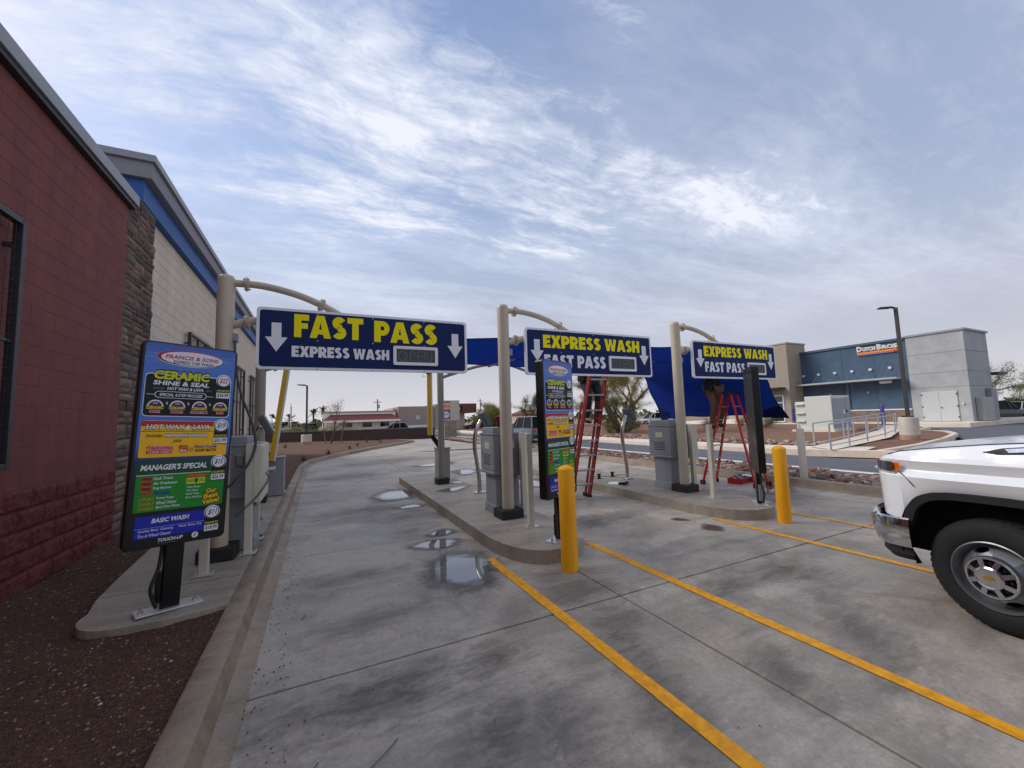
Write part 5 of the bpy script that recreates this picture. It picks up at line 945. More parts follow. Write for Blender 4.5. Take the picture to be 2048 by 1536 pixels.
STN = M('far_ledge_stone', C(120, 104, 92), 0.9, var=0.45, nscale=2.2, bump=1.0, bscale=8, coord='World', stretch=(1, 1, 3)); cb('stone_base', 41.96, 42.04, 14.8, 22.6, .33, 1.27, STN)
cb('downspout', 41.93, 42.04, 18.85, 19.0, .4, 3.75, M('blue_downspout', C(84, 106, 128), 0.5, var=0.05))
for y in (20.2, 17.4): cb('wall_light', 41.92, 42.04, y, y+.14, 2.7, 2.9, GREYC)
b = MB(); b.box((-.7, 16.0-11.6, 3.55+DZ), (.3, .7, .2)); b.build('soffit_lamp', TRIMW, aw)
wn = cb('window', 39.93, 39.97, 23.3, 24.6, .45, 2.9, GLASS)
for a in ((23.2, 23.32, .4, 3.0), (24.55, 24.67, .4, 3.0), (23.3, 24.6, 2.88, 3.0), (23.3, 24.6, 2.2, 2.3), (23.3, 24.6, .4, .5)): cb('window_frame', 39.90, 39.96, *a, TRIMW, wn)
cb('awning', 38.9, 40, 23.0, 27.5, 3.55, 3.7, STEEL); cb('service_panel', 42.7, 44.6, 11.2, 11.58, .36, 2.05, M('pale_green_grey_metal', C(168, 170, 160), 0.5, var=0.05), bevel=0.02); cb('meter_cabinet', 44.8, 45.9, 11.3, 11.58, .36, 2.7, GREYC, bevel=0.02); cb('service_awning', 46.3, 48.2, 11.2, 13, 3.78, 3.95, STEEL)
ORG = M('orange_sign_face', C(240, 140, 30), 0.4, var=0.03); LAV = M('lavender_sign_stripe', C(120, 120, 170), 0.4, var=0.03)
sg_ = cb('name_sign', 41.93, 42.03, 15.12, 17.96, 5.98, 6.18, LAV); cb('stripe', 41.915, 42.02, 15.12, 17.96, 6.075, 6.12, M('salmon_sign_stripe', C(226, 110, 70), 0.4, var=0.03), sg_); cb('stripe', 41.92, 42.02, 15.12, 17.98, 6.12, 6.26, ORG, sg_)
b = MB()
for wd, a0, a1, h in (('D', 17.96, 17.60, .46), ('UTCH', 17.56, 16.68, .34), ('B', 16.58, 16.27, .46), ('ROS.', 16.24, 15.16, .34)):
    V, F, ar = txt(wd, .055); n = len(V); b.add([(-.12, a0+(a1-a0)*u-11.6, 6.32+h*v+DZ) for u, v in V]+[(-.03, a0+(a1-a0)*u-11.6, 6.32+h*v+DZ) for u, v in V], F+[tuple(i+n for i in f[::-1]) for f in F])
b.build('sign_letters', TRIMW, sg_)
b = MB()
for k in range(6): a = k*pi/3; b.box((-.13, 15.42-11.6+.11*cos(a), 6.19+DZ+.10*sin(a)), (.05, .16, .05), R=Matrix.Rotation(a, 3, 'X'))
b.build('windmill_emblem', ORG, sg_)
BLB = M('violet_blue_bollard', C(58, 62, 132), 0.4, var=0.05)
for x, y, l in ((39.6, 22.3, 'violet blue bollard at the foot of the beige siding tower'), (33.2, 13.2, 'violet blue sign post beside the ramp railing')): b = MB(); b.lathe([(.11, 0), (.11, 1.3), (.08, 1.38), (.001, 1.4)], 16); b.build('bollard', BLB, smooth=40, loc=(x, y, .3), label=l, cat='bollard')
# transformer cabinet
t = thing('switchgear_cabinet', 'large pale switchgear cabinet with grey doors beside the ramp', 'utility cabinet', (28.3, 14.1, .22)); PG = M('pale_green_white_metal', C(206, 208, 196), 0.5, var=0.04)
b = MB(); b.bb(-1.0, 1.0, -.9, .55, .08, 2.12); b.build('housing', PG, t, bevel=0.03); b = MB(); b.bb(-.95, .9, .55, 1.15, .08, 1.82); b.build('side_housing', PG, t, bevel=0.03); b = MB(); b.bb(-1.2, 1.2, -1.05, 1.3, -.1, .08); b.build('pad', SIDE, t)
DG_ = M('blue_grey_door', C(150, 156, 166), 0.45, var=0.04); b = MB(); b.bb(-.92, .38, -.93, -.9, .2, 1.95); b.build('door', DG_, t, bevel=0.005); b = MB(); b.bb(.41, .95, -.93, -.9, .2, 2.0); b.build('door', DG_, t, bevel=0.005)
b = MB(); b.bb(.1, .35, -.945, -.93, 1.0, 1.25); b.build('warning_plate', TRIMW, t); b = MB(); b.bb(.45, .52, -.98, -.93, 1.1, 1.25); b.build('latch', STEEL, t)
for z in (.55, 1.05, 1.6): b = MB(); b.bb(-1.08, -.95, .6, 1.1, z, z+.09); b.build('hinge_box', PG, t, bevel=0.01)
# ramp and railings
b = MB(); A0, A1 = [(15.9, 7.75), (22.6, 8.80), (28.5, 10.6), (33, 11.7)], [(16.6, 8.85), (22.0, 9.90), (27.7, 11.25), (32.6, 12.9)]
b.add([(x, y, .17+.07*i) for i, (x, y) in enumerate(A0)]+[(x, y, .17+.07*i) for i, (x, y) in enumerate(A1)], [(i, i+1, 5+i, 4+i) for i in range(3)]); b.build('ramp', SIDE, kind='structure')
GRAIL = M('galvanised_railing', C(178, 182, 186), 0.45, 0.5, var=0.08, nscale=6)
def railing(label, P, z=.165, h=.88):
    t = thing('ramp_railing', label, 'railing', (P[0][0], P[0][1], z), group='galvanised railings along the ramp'); Q = [Vector((p[0]-P[0][0], p[1]-P[0][1], .035*i)) for i, p in enumerate(P)]
    for q in Q: b = MB(); b.cyl(q, q+Vector((0, 0, h)), .028, n=8); b.build('post', GRAIL, t, smooth=40)
    b = MB(); b.tube([q+Vector((0, 0, h)) for q in Q], .026, 8); b.build('top_rail', GRAIL, t, smooth=40); b = MB(); b.tube([q+Vector((0, 0, .14)) for q in Q], .022, 8); b.build('bottom_rail', GRAIL, t, smooth=40)
railing('galvanised ramp railing on the street side, ending near the concrete lamp pier', [(15.95, 7.85), (17.6, 8.05), (19.6, 8.35), (22.3, 8.85), (25.2, 9.6), (28.3, 10.7)])
railing('galvanised ramp railing on the switchgear side', [(16.8, 8.8), (20.4, 9.5), (22.0, 9.85), (24.8, 10.5), (27.6, 11.2), (30.5, 12.1)])
# lamps on concrete piers
LB = M('dark_bronze_metal', C(58, 54, 52), 0.5, 0.2, var=0.08)
def lamp(label, x, y, z, ph, r, top, hd, sw):
    t = thing('lamp_post', label, 'lamp post', (x, y, z), group='dark lamp posts on concrete piers'); b = MB(); b.lathe([(r, -.2), (r, ph-.02), (r-.02, ph), (.001, ph)], 28); b.build('pier', ROUNDC, t, smooth=40); b = MB(); b.lathe([(r+.004, -.1), (r+.004, .16), (r+.001, .20)], 28); b.build('soil_stain', M('rust_stained_concrete', C(178, 140, 108), 0.9, var=0.2, nscale=5), t, smooth=40)
    b = MB(); b.box((0, 0, ph+.03), (r*.9, r*.9, .06)); b.build('base_cover', LB, t); b = MB(); beam(b, (0, 0, ph+.05), (0, 0, top), sw, sw, (1, 0, 0)); b.build('pole', LB, t, bevel=0.008)
    d = Vector(hd); b = MB(); c = Vector((0, 0, top-.03)); b.tube([c, c+d*.25+Vector((0, 0, .06)), c+d*.5+Vector((0, 0, .05))], [.04, .05, .06], 8); b.build('arm', LB, t); b = MB(); beam(b, c+d*.42+Vector((0, 0, .05)), c+d*1.0+Vector((0, 0, .06)), .26, .07); b.build('lamp_head', LB, t, bevel=0.02)
RUST = M('rust_stained_concrete', C(178, 140, 108), 0.9, var=0.2, nscale=5)
lamp('tall dark lamp post on a round concrete pier beside the ramp', 22.9, 8.25, .15, .95, .33, 5.78, (-.45, .42, 0), .12)
lamp('distant dark lamp post on a small concrete pier in the left planter', -.88, 34.0, .1, .72, .36, 4.42, (-.62, -.3, 0), .13)
# ---------------------------------------------------------------- boundary wall, monument sign, far buildings
WALLB = M('dark_brown_block', C(74, 56, 54), 0.85, var=0.1, nscale=2, bump=0.4, coord='World')
w_ = thing('boundary_wall', 'low dark brown block wall behind the left planter', 'wall', (-3.6, 40.1, 0)); p0, p1 = Vector((-14-(-3.6), 43.5-40.1, 0)), Vector((9.4+3.6, 35.9-40.1, 0)); b = MB(); beam(b, p0+Vector((0, 0, .45)), p1+Vector((0, 0, .45)), .22, .96); b.build('block_wall', WALLB, w_); b = MB(); beam(b, p0+Vector((0, 0, .96)), p1+Vector((0, 0, .96)), .28, .07); b.build('wall_cap', M('grey_brown_cap', C(112, 100, 96), 0.8, var=0.08), w_)
t = thing('monument_sign', 'roadside monument sign with blue and orange panel on a stone base', 'sign', (10.0, 33.5, .0)); b = MB(); b.bb(-.42, .62, -.2, .7, 0, 1.52); ms = b.build('stone_base', M('tan_block_stone', C(150, 138, 122), 0.9, var=0.3, nscale=3, bump=0.6, coord='World'), t)
for k in range(7):
    for j_ in range(3): b = MB(); b.bb(-.43+j_*.35+.01, -.43+(j_+1)*.35-.01, -.225, -.2, k*.215+.01, (k+1)*.215-.01); b.build('stone', MATS['tan_block_stone'], ms)
b = MB(); b.bb(-.62, .95, -.1, .6, 1.58, 3.26); b.build('sign_box', M('cream_sign_box', C(196, 184, 168), 0.7, var=0.05), t)
p = Print(.72, 1.52, -.102); p.rect(0, 1, 0, 1, 0, 0, .001); p.rect(0, 1, .52, .72, 1, 0, .002); p.rect(0, 1, .74, .94, 2, 0, .002); p.text('CAR WASH', .06, .94, .77, .91, 3, .04, 0, .004); p.rect(.1, .9, .60, .64, 3, 0, .004); p.ell(.5, .25, .42, .19, 3, 24, .003); p.text('FRANCIS & SONS', .14, .86, .24, .32, 0, .03, 0, .004)
o = p.build('sign_face', [M('violet_sign_face', C(70, 78, 140), 0.4, var=0.05), ORG, M('salmon_sign_face', C(214, 120, 110), 0.4, var=0.05), TRIMW], t); o.location = (-.60, 0, 1.66)
FW = M('far_white_stucco', C(236, 235, 230), 0.85, var=0.05, coord='World'); FR = M('far_red_tile', C(118, 56, 54), 0.8, var=0.2, nscale=6, bump=0.5, coord='World'); FM = M('far_mauve_stucco', C(160, 142, 134), 0.85, var=0.04, coord='World'); FD = M('far_brown_fascia', C(112, 70, 62), 0.8, var=0.06, coord='World')
t = thing('white_shop', 'low white building with red tiled canopy roof beyond the brown wall', 'building', (0, 60, -.1)); b = MB(); b.bb(.4, 9.9, 0, 12, 0, 3.15); b.build('wall', FW, t); b = MB(); b.bb(.2, 10.0, -.1, 12, 3.15, 3.3); b.build('parapet', FM, t)
b = MB(); b.add([(.3, -1.4, 2.05), (10.4, -1.4, 2.05), (9.4, -.1, 2.85), (1.3, -.1, 2.85), (.3, -1.4, 1.9), (10.4, -1.4, 1.9)], [(0, 1, 2, 3), (4, 5, 1, 0)]); b.build('roof', FR, t); b = MB(); b.bb(.3, 10.4, -1.43, -1.35, 1.78, 2.05); b.build('fascia', FW, t)
for x in (3.4, 6.0, 8.4): wn = MB(); wn.bb(x-.55, x+.65, -.06, 0, 1.15, 1.78); q = wn.build('window', GLASS, t); f = MB(); f.bb(x-.62, x+.72, -.08, -.02, 1.08, 1.15); f.bb(x-.62, x+.72, -.08, -.02, 1.78, 1.84); f.build('frame', STEEL, q)
t = thing('mauve_shop', 'plain mauve stucco building next to the red roofed shop', 'building', (10.3, 60, -.1)); b = MB(); b.bb(.05, 5.4, 0, 14, 0, 3.85); b.build('wall', FM, t); b = MB(); b.bb(-.6, .05, 1, 14, 0, 3.6); b.build('side_wall', M('far_peach_stucco', C(200, 176, 150), 0.85, var=0.04, coord='World'), t); b = MB(); b.bb(2.6, 3.2, -.05, 0, 1.9, 2.5); b.build('wall_emblem', M('pale_green_panel', C(176, 200, 180), 0.5, var=0.1), t); b = MB(); b.bb(1.4, 4.2, -.05, 0, .75, 1.05); b.build('wall_lettering', FW, t); b = MB(); b.bb(5.4, 7, -.4, 10, 0, 4.1); b.build('pilaster', FM, t)
t = thing('brown_fascia_shop', 'shop with brown overhanging fascia and black name board', 'building', (17.3, 60, -.1)); b = MB(); b.bb(0, 3.2, 0, 10, 0, 2.7); b.build('wall', M('far_pink_stucco', C(196, 178, 166), 0.85, var=0.04, coord='World'), t); b = MB(); b.bb(0, 4.9, -.8, 10, 2.7, 4.15); b.build('fascia', FD, t); b = MB(); b.bb(0.3, 2.6, -.9, -.8, 3.0, 3.75); nb = b.build('name_board', BLACKM, t); p = Print(1.0, .42, 0); p.text('uki', 0, 1, 0, 1, 0, .05, 0, .001); o = p.build('board_letters', [TRIMW], nb); o.location = (1.2, -.91, 3.16)
for (x0, x1, y, h, l, m_) in ((33.5, 38, 62, 2.3, 'small peach building beyond the far trees', 'far_peach_stucco'), (-30, -6, 85, 2.2, 'long low white roofed building beyond the left wall', 'far_white_stucco'), (66, 84, 40, 3.0, 'pale house with red roof behind the parked cars', 'far_peach_stucco')):
    t = thing('far_building', l, 'building', ((x0+x1)/2, y, -.1)); b = MB(); b.bb(-(x1-x0)/2, (x1-x0)/2, 0, 8, 0, h); b.build('wall', MATS[m_], t); b = MB(); L = (x1-x0)/2+.4; b.add([(-L, -.5, h), (L, -.5, h), (L, 8.5, h), (-L, 8.5, h), (-L*.8, 4, h+.8), (L*.8, 4, h+.8)], [(0, 1, 5, 4), (2, 3, 4, 5), (1, 2, 5), (3, 0, 4)]); b.build('roof', FR if m_ != 'far_white_stucco' else FW, t)
    for k in range(3): b = MB(); xx = -L*.6+k*L*.55; b.bb(xx, xx+.9, -.04, 0, .9, 1.7); b.build('window', GLASS, t)
# utility poles
WOOD = M('weathered_pole_wood', C(116, 100, 86), 0.9, var=0.15)
for x, y, h, l in ((8.7, 70, 5.4, 'wooden utility pole rising behind the red roofed white shop'), (30.9, 80, 5.9, 'wooden utility pole rising behind the middle reader post'), (36.5, 70, 5.2, 'wooden utility pole beside the tall rounded green tree'), (41, 62, 5.5, 'wooden utility pole near the small peach building')):
    t = thing('utility_pole', l, 'utility pole', (x, y, 0), group='distant utility poles'); b = MB(); b.cyl((0, 0, 0), (0, 0, h), .12, .09, 8); b.build('pole', WOOD, t); b = MB(); b.box((0, 0, h-.5), (1.3, .1, .1)); b.build('crossarm', WOOD, t); b = MB(); b.cyl((.2, -.15, h-1.5), (.2, -.15, h-.9), .15, n=10); b.build('transformer_can', GREYC, t)
t = thing('radio_mast', 'thin white mast with a banner beyond the brown wall', 'mast', (-4.0, 70, 0)); b = MB(); b.cyl((0, 0, 0), (0, 0, 4.9), .07, n=8); b.build('mast', FW, t); b = MB(); b.bb(.05, .12, -.3, .3, 2.6, 4.4); b.build('banner', GREYC, t)
CGLASS = M('dark_car_glass', C(12, 14, 17), 0.35, var=0.1, spec=0.12)
# ---------------------------------------------------------------- vehicles in the background
def car(label, x, y, z, rz, L, W, H, colr, suv=True, name='parked_car'):
    t = thing(name, label, 'car', (x, y, z), rz); pc = paint('car_paint_%d_%d_%d' % tuple(int(c*255) for c in colr), colr)   # local: front at +y
    b = MB(); h = L/2; gz = .28; bz = H*.56; q = 9
    st = [(-h, .72, gz+.12, bz-.12), (-h+.08, .90, gz+.02, bz), (-h+.5, 1, gz-.02, bz+.02), (-h*.3, 1, gz-.03, bz+.03), (h*.3, 1, gz-.03, bz), (h*.62, .98, gz-.02, bz-.06), (h-.18, .92, gz, bz-.16), (h, .74, gz+.1, bz-.3)]
    V = []
    for yy, w, z0, z1 in st:
        w *= W/2; V += [(-w*.92, yy, z0), (-w, yy, z0+.12), (-w*1.0, yy, (z0+z1)/2), (-w*.96, yy, z1-.05), (-w*.86, yy, z1), (w*.86, yy, z1), (w*.96, yy, z1-.05), (w, yy, (z0+z1)/2), (w, yy, z0+.12), (w*.92, yy, z0)]
    q = 10; n = len(st); b.add(V, [(i*q+k, i*q+(k+1) % q, (i+1)*q+(k+1) % q, (i+1)*q+k) for i in range(n-1) for k in range(q)]+[tuple(range(q-1, -1, -1)), tuple(range((n-1)*q, n*q))]); b.build('body', pc, t, smooth=38)
    g0, g1, g2, g3 = ((-h+.10, -h+.42, h*.12, h*.42) if suv else (-h+.75, -h+1.2, h*.05, h*.45)); w, wt = W/2*.86, W/2*.68
    b = MB(); b.add([(-w, g0, bz-.02), (w, g0, bz-.02), (wt, g1, H-.02), (-wt, g1, H-.02), (-w, g3, bz-.04), (w, g3, bz-.04), (wt, g2, H-.03), (-wt, g2, H-.03)], [(0, 1, 2, 3), (5, 4, 7, 6), (1, 5, 6, 2), (4, 0, 3, 7)]); b.build('windows', CGLASS, t, smooth=30)
    b = MB(); b.grid(lambda u, v: (-wt*1.03+2.06*wt*u, g1-.05+(g2-g1+.1)*v, H-.03+.045*sin(pi*u)**.5*(.4+.6*sin(pi*v)**.5)), 8, 8); b.build('roof', pc, t, smooth=60)
    for sx in (-1, 1):
        for (ya, yb_) in ((g0, g1), (g0*.45+g3*.15, g1*.5+g2*.12), (g3*.42+g0*.05, g2*.5), (g3, g2)): b = MB(); beam(b, (sx*w*1.0, ya, bz), (sx*wt*1.02, yb_, H-.02), .05, .07, (0, 1, 0)); b.build('pillar', pc, t)
        b = MB(); b.box((sx*W/2*.78, -h+.03, bz-.12), (.26, .1, .16)); b.build('tail_lamp', M('red_tail_lens', C(170, 24, 30), 0.2, var=0.1, coat=1), t, bevel=0.02); b = MB(); b.box((sx*W/2*.72, h-.08, bz-.32), (.32, .14, .12)); b.build('headlight', LENS, t, bevel=0.02)
        b = MB(); b.box((sx*(W/2+.06), g3*.75, bz+.06), (.16, .09, .12)); b.build('mirror', pc, t, bevel=0.02)
        for yy in (-h*.62, h*.62):
            wl = bpy.data.objects.new('wheel', None); col0.objects.link(wl); wl.parent = t; wl.location = (sx*(W/2-.10), yy, .33); R = Matrix.Rotation(pi/2*sx, 3, 'Y'); b = MB(); b.lathe([(.20, .10), (.27, .115), (.32, .09), (.33, 0), (.32, -.1), (.2, -.1)], 24, R=R); b.build('tyre', TYRE, wl, smooth=50); b = MB(); b.lathe([(.20, .10), (.19, .07), (.06, .09), (.001, .095)], 20, R=R); b.build('rim', RIM, wl, smooth=40); b = MB(); b.lathe([(.40, .02), (.001, .02)], 20, R=R); b.build('wheel_arch', TDARK, wl)
    b = MB(); b.box((0, -h+.0, .42), (W*.8, .10, .2)); b.build('rear_bumper', TBLK, t, bevel=0.03); b = MB(); b.box((0, -h-.02, .75), (.5, .02, .12)); b.build('licence_plate', TRIMW, t)
    return t
car('slate grey SUV driving along the street behind the menu board', 12.55, 23.7, -.01, -.03, 4.4, 1.85, 1.66, C(92, 102, 110), name='suv')
car('black SUV parked at the corner of the blue and grey building', 54.5, 13.6, .05, -1.95, 4.7, 1.9, 1.75, C(22, 24, 30), name='suv'); car('white car parked beyond the black SUV', 60.5, 13.4, .05, -1.9, 4.5, 1.85, 1.6, C(214, 216, 218), suv=False)
car('grey sedan parked behind the brown wall below the mauve shop', 8.3, 50.5, -.05, 1.45, 4.6, 1.8, 1.5, C(120, 126, 130), suv=False); car('white pickup parked under the far trees behind the sail', 36.5, 36.5, .12, 1.3, 5.0, 1.9, 1.6, C(220, 220, 216)); car('white car parked far off beneath the big green tree', 31.5, 62, 0, 1.2, 4.5, 1.8, 1.5, C(222, 222, 222), suv=False); car('black car parked beside the brown fascia shop', 22.2, 58.5, 0, 1.4, 4.5, 1.8, 1.5, C(34, 36, 40))
car('white van parked beyond the left wall below the palms', -5.5, 74, 0, 1.5, 5.5, 2.0, 2.1, C(224, 224, 224)); car('black pickup parked beyond the left wall', -2.6, 66, 0, 1.55, 5.0, 1.9, 1.7, C(40, 36, 34))
# ---------------------------------------------------------------- vegetation
def leafm(n, c): return M(n, c, 0.7, var=0.35, nscale=0.9, spec=0.2, translucent=0.3, coord='World')
LV = [leafm('palo_verde_leaf', C(122, 124, 62)), leafm('dull_green_leaf', C(92, 102, 62)), leafm('dark_green_leaf', C(62, 78, 46)), leafm('grey_olive_leaf', C(138, 132, 96)), leafm('tan_olive_leaf', C(152, 140, 86))]; BARK = M('olive_bark', C(92, 84, 58), 0.85, var=0.25, nscale=8); BARK2 = M('brown_bark', C(94, 76, 62), 0.9, var=0.25, nscale=8)
def leaves(b, pts, s, n, rnd, m=0, flat=0.5):
    for p in pts:
        for _ in range(n):
            c = p+Vector((rnd.gauss(0, 1), rnd.gauss(0, 1), rnd.gauss(0, .8)))*s*4.0; d = Vector((rnd.gauss(0, 1), rnd.gauss(0, 1), rnd.gauss(0, flat))).normalized(); e = d.orthogonal().normalized(); e = (Matrix.Rotation(rnd.uniform(0, 6.28), 3, d) @ e)
            L = s*rnd.uniform(.7, 1.5); q = s*rnd.uniform(.22, .42); b.add([c-d*L, c+e*q, c+d*L, c-e*q], [(0, 1, 2, 3)], m)
def tree(name, label, x, y, z, H, R, seed, mat, bark=BARK, stems=4, base=.25, n=1500, ls=.075, spread=1.0, group=None, lean=0.0, cat='tree', start=None):
    rnd = random.Random(seed); t = thing(name, label, cat, (x, y, z), group=group); tips = []; tr = MB(); th = H*.024+.02
    def grow(p, d, L, r, lv):
        pts = [p]; rr = [r]; q = p.copy(); dd = d.copy()
        for k in range(4): dd = (dd+Vector((rnd.gauss(0, .16), rnd.gauss(0, .16), rnd.gauss(.03, .10)))).normalized(); q = q+dd*L/4; pts.append(q.copy()); rr.append(r*(1-.13*(k+1)))
        tr.tube(pts, rr, 6 if lv < 2 else 4, caps=False)
        if lv >= 3: tips.extend(pts[1:]); return
        if lv == 2: tips.extend(pts[2:])
        for _ in range(3 if lv else (4 if stems < 3 else 3)): nd = (dd+Vector((rnd.gauss(0, .55), rnd.gauss(0, .55), rnd.gauss(.05, .3)))*spread).normalized(); grow(pts[rnd.choice((2, 3, 4, 4))], nd, L*rnd.uniform(.58, .8), rr[-1]*.72, lv+1)
    for s_ in range(stems):
        a = 6.28*s_/stems+rnd.uniform(-.4, .4); d = Vector((cos(a)*.55*spread+lean, sin(a)*.55*spread, 1)).normalized(); grow(Vector((cos(a)*th, sin(a)*th, -.1)), d, H*.34, th, (0 if stems < 3 else 1) if start is None else start)
    mx = max((p.z for p in tips), default=1); mr = sorted((sqrt(p.x**2+p.y**2) for p in tips))[int(len(tips)*.92)]; kz, kr = (H*.97)/mx, R/max(mr, .1)
    S = Matrix.Diagonal((kr, kr, kz)); tr.v = [tuple(S @ Vector(v)) for v in tr.v]; tips = [S @ p for p in tips if (S @ p).z > H*base]
    tr.build('trunk', bark, t, smooth=60); cr = MB(); k = max(1, int(n/max(1, len(tips)))); leaves(cr, tips, ls, k, rnd, 0); cr.build('crown', mat, t); return t
tree('palo_verde_tree', 'feathery palo verde tree beyond the street behind the middle sign', 21.6, 24.8, .15, 6.4, 3.7, 5, LV[4], stems=4, n=90000, ls=.042, base=.31, spread=1.15, start=0)
tree('palo_verde_tree', 'bare branched palo verde tree behind the grey building', 58.5, 17.5, .0, 6.2, 4.6, 11, LV[3], stems=5, n=22000, ls=.06, base=.2, spread=1.1)
tree('palo_verde_tree', 'low palo verde tree behind the parked black SUV', 66, 15.5, .0, 6.0, 4.5, 12, LV[1], stems=5, n=20000, ls=.06, base=.15)
for k, (x, y, H, R, m_, l) in enumerate(((31.8, 59, 5.9, 3.0, 1, 'tall rounded green tree beside the thin white pole'), (25.2, 58, 4.6, 2.6, 3, 'olive green tree with loose crown behind the reader post'), (22.5, 55, 3.4, 2.2, 0, 'low yellow green tree beside the brown fascia shop'), (35.5, 60, 4.6, 2.4, 2, 'dark green tree in front of the small peach building'), (28.3, 66, 4.0, 2.6, 1, 'far green tree between two larger trees'), (46, 52, 6, 4, 0, 'wide palo verde tree far behind the blue sail'), (38, 48, 5.4, 3.2, 1, 'green tree above the parked white pickup'))):
    tree('desert_tree', l, x, y, 0, H, R, 30+k, LV[m_], BARK2 if k % 2 else BARK, stems=4, n=14000, ls=.065, base=.16)
t = thing('leaning_palm', 'thick tan leaning trunk at the edge of the blue sail', 'tree', (25.6, 24.2, .2)); b = MB(); P = [Vector((-.95*(k/8)**1.3*1.6, .25*(k/8), 5.6*k/8)) for k in range(9)]; b.tube(P, [.30-.012*k for k in range(9)], 10); b.build('trunk', M('tan_palm_bark', C(166, 140, 108), 0.9, var=0.3, nscale=9, bump=0.8, bscale=20), t, smooth=60); cr = MB(); rn = random.Random(4)
for k in range(22):
    a = rn.uniform(0, 6.28); e = rn.uniform(-.3, .9); d = Vector((cos(a)*cos(e), sin(a)*cos(e), sin(e))); s0 = P[-1]
    for j_ in range(14): u = j_/13; c = s0+d*1.9*u+Vector((0, 0, -.9*u*u)); sd_ = d.cross(Vector((0, 0, 1))).normalized(); [cr.add([c, c+d*.10, c+sg*sd_*.42*(1-u*.6)+d*.25-Vector((0, 0, .12))], [(0, 1, 2)]) for sg in (-1, 1)]
cr.build('crown', LV[2], t)
def palm(x, y, H, l, i):
    t = thing('palm_tree', l, 'palm', (x, y, 0), group='distant palms'); b = MB(); b.tube([(0, 0, 0), (.1, 0, H*.5), (0, 0, H)], [.22, .18, .16], 8); b.build('trunk', BARK2, t); cr = MB(); rn = random.Random(i)
    for k in range(26):
        a = rn.uniform(0, 6.28); e = rn.uniform(-.8, 1.0); d = Vector((cos(a)*cos(e), sin(a)*cos(e), sin(e))); s0 = Vector((0, 0, H)); sd_ = d.cross(Vector((0, 0, 1))).normalized()
        for j_ in range(5): u = j_/5; c = s0+d*1.6*u+Vector((0, 0, -.5*u*u)); [cr.add([c, c+d*.34, c+sg*sd_*.34*(1-u*.5)+d*.3], [(0, 1, 2)]) for sg in (-1, 1)]
    cr.build('crown', LV[2], t)
for i, (x, y, H) in enumerate(((-1.2, 92, 3.8), (0.6, 96, 4.6), (-5.5, 95, 2.8), (-8.5, 97, 3.0))): palm(x, y, H, ('shorter of two close dark palms next to the distant lamp post', 'taller of two close dark palms next to the distant lamp post', 'low dark palm beside the thin white mast', 'dark palm farthest along the horizon beyond the mast')[i], i)
def shrub(label, x, y, z, r, h, m_, seed, n=700, ls=.045, group='shrubs in the far planter'):
    rnd = random.Random(seed); t = thing('shrub', label, 'shrub', (x, y, z), group=group); b = MB(); pts = []
    for k in range(14): a = rnd.uniform(0, 6.28); e = rnd.uniform(.25, 1.4); q = Vector((cos(a)*cos(e)*r, sin(a)*cos(e)*r, sin(e)*h)); b.tube([(0, 0, 0), q*.5, q], [.02, .014, .006], 4, caps=False); pts += [q*.6, q*.8, q]
    b.build('stems', BARK2, t); cr = MB(); leaves(cr, pts, ls*max(1, r/.5)*.9, max(4, n//len(pts)), rnd); cr.build('foliage', m_, t)
shrub('rounded yellow green bush beside the palo verde tree', 20.6, 25.4, .15, .75, 1.15, LV[0], 1, 1600); shrub('dark green bush right behind the palo verde trunk', 24.5, 27.2, .2, .8, 1.0, LV[2], 2, 1500)
for k, (x, y, m_) in enumerate(((29.5, 23.5, 1), (31, 21.5, 3), (30.5, 19.2, 1), (34, 26, 1), (33, 30, 2), (28, 30, 3), (26, 20.2, 3), (36.5, 22.5, 1))): shrub('small round shrub in the red planter soil ' + ('behind the far stepladder', 'left of the switchgear cabinet', 'next to the switchgear cabinet', 'in front of the beige siding tower', 'below the white pickup', 'behind the leaning trunk', 'closest to the river rock edging', 'at the edge of the building pad')[k], x, y, .3, .55, .62, LV[m_], 50+k, 900)
for k, (x, y, r, m_, l) in enumerate(((-2.2, 46, 1.5, 3, 'straw coloured bush beyond the left end of the brown wall'), (-4.5, 48, 1.6, 1, 'dull green bush beyond the left end of the brown wall'), (2.2, 47, 1.3, 3, 'dry golden bush beyond the wall near the white shop'), (.6, 44, 1.1, 0, 'yellow green bush beyond the wall near the lamp'), (11.8, 38.5, .7, 1, 'small green bush beside the monument sign'))): shrub(l, x, y, 0, r, r*.9, LV[m_], 80+k, 1200, group='bushes beyond the brown wall')
st = tree('staked_tree', 'young leafless staked tree in the left planter', .65, 33.2, .1, 3.4, 1.25, 77, LV[3], BARK2, stems=1, n=1500, ls=.035, base=.4)
for dx, lx, l in ((1.0, .28, 'wooden stake leaning beside the young tree'), (-.3, -.22, 'wooden stake on the other side of the young tree')): b = MB(); b.tube([(0, 0, 0), (lx, .1, 1.9)], .035, 6); b.build('tree_stake', WOOD, loc=(.65+dx*.8, 32.9, .1), label=l, cat='stake')
for k, (x, y) in enumerate(((-1.6, 13.2), (.4, 21.5), (2.2, 27.5), (4.0, 30.5), (-.6, 18.6), (3.2, 32.0), (1.6, 25.0), (-2.0, 30))): shrub('tiny newly planted seedling in the left planter', x, y, .1, .12, .24, LV[1 + k % 3], 120+k, 80, .02, group='seedlings in the left planter')
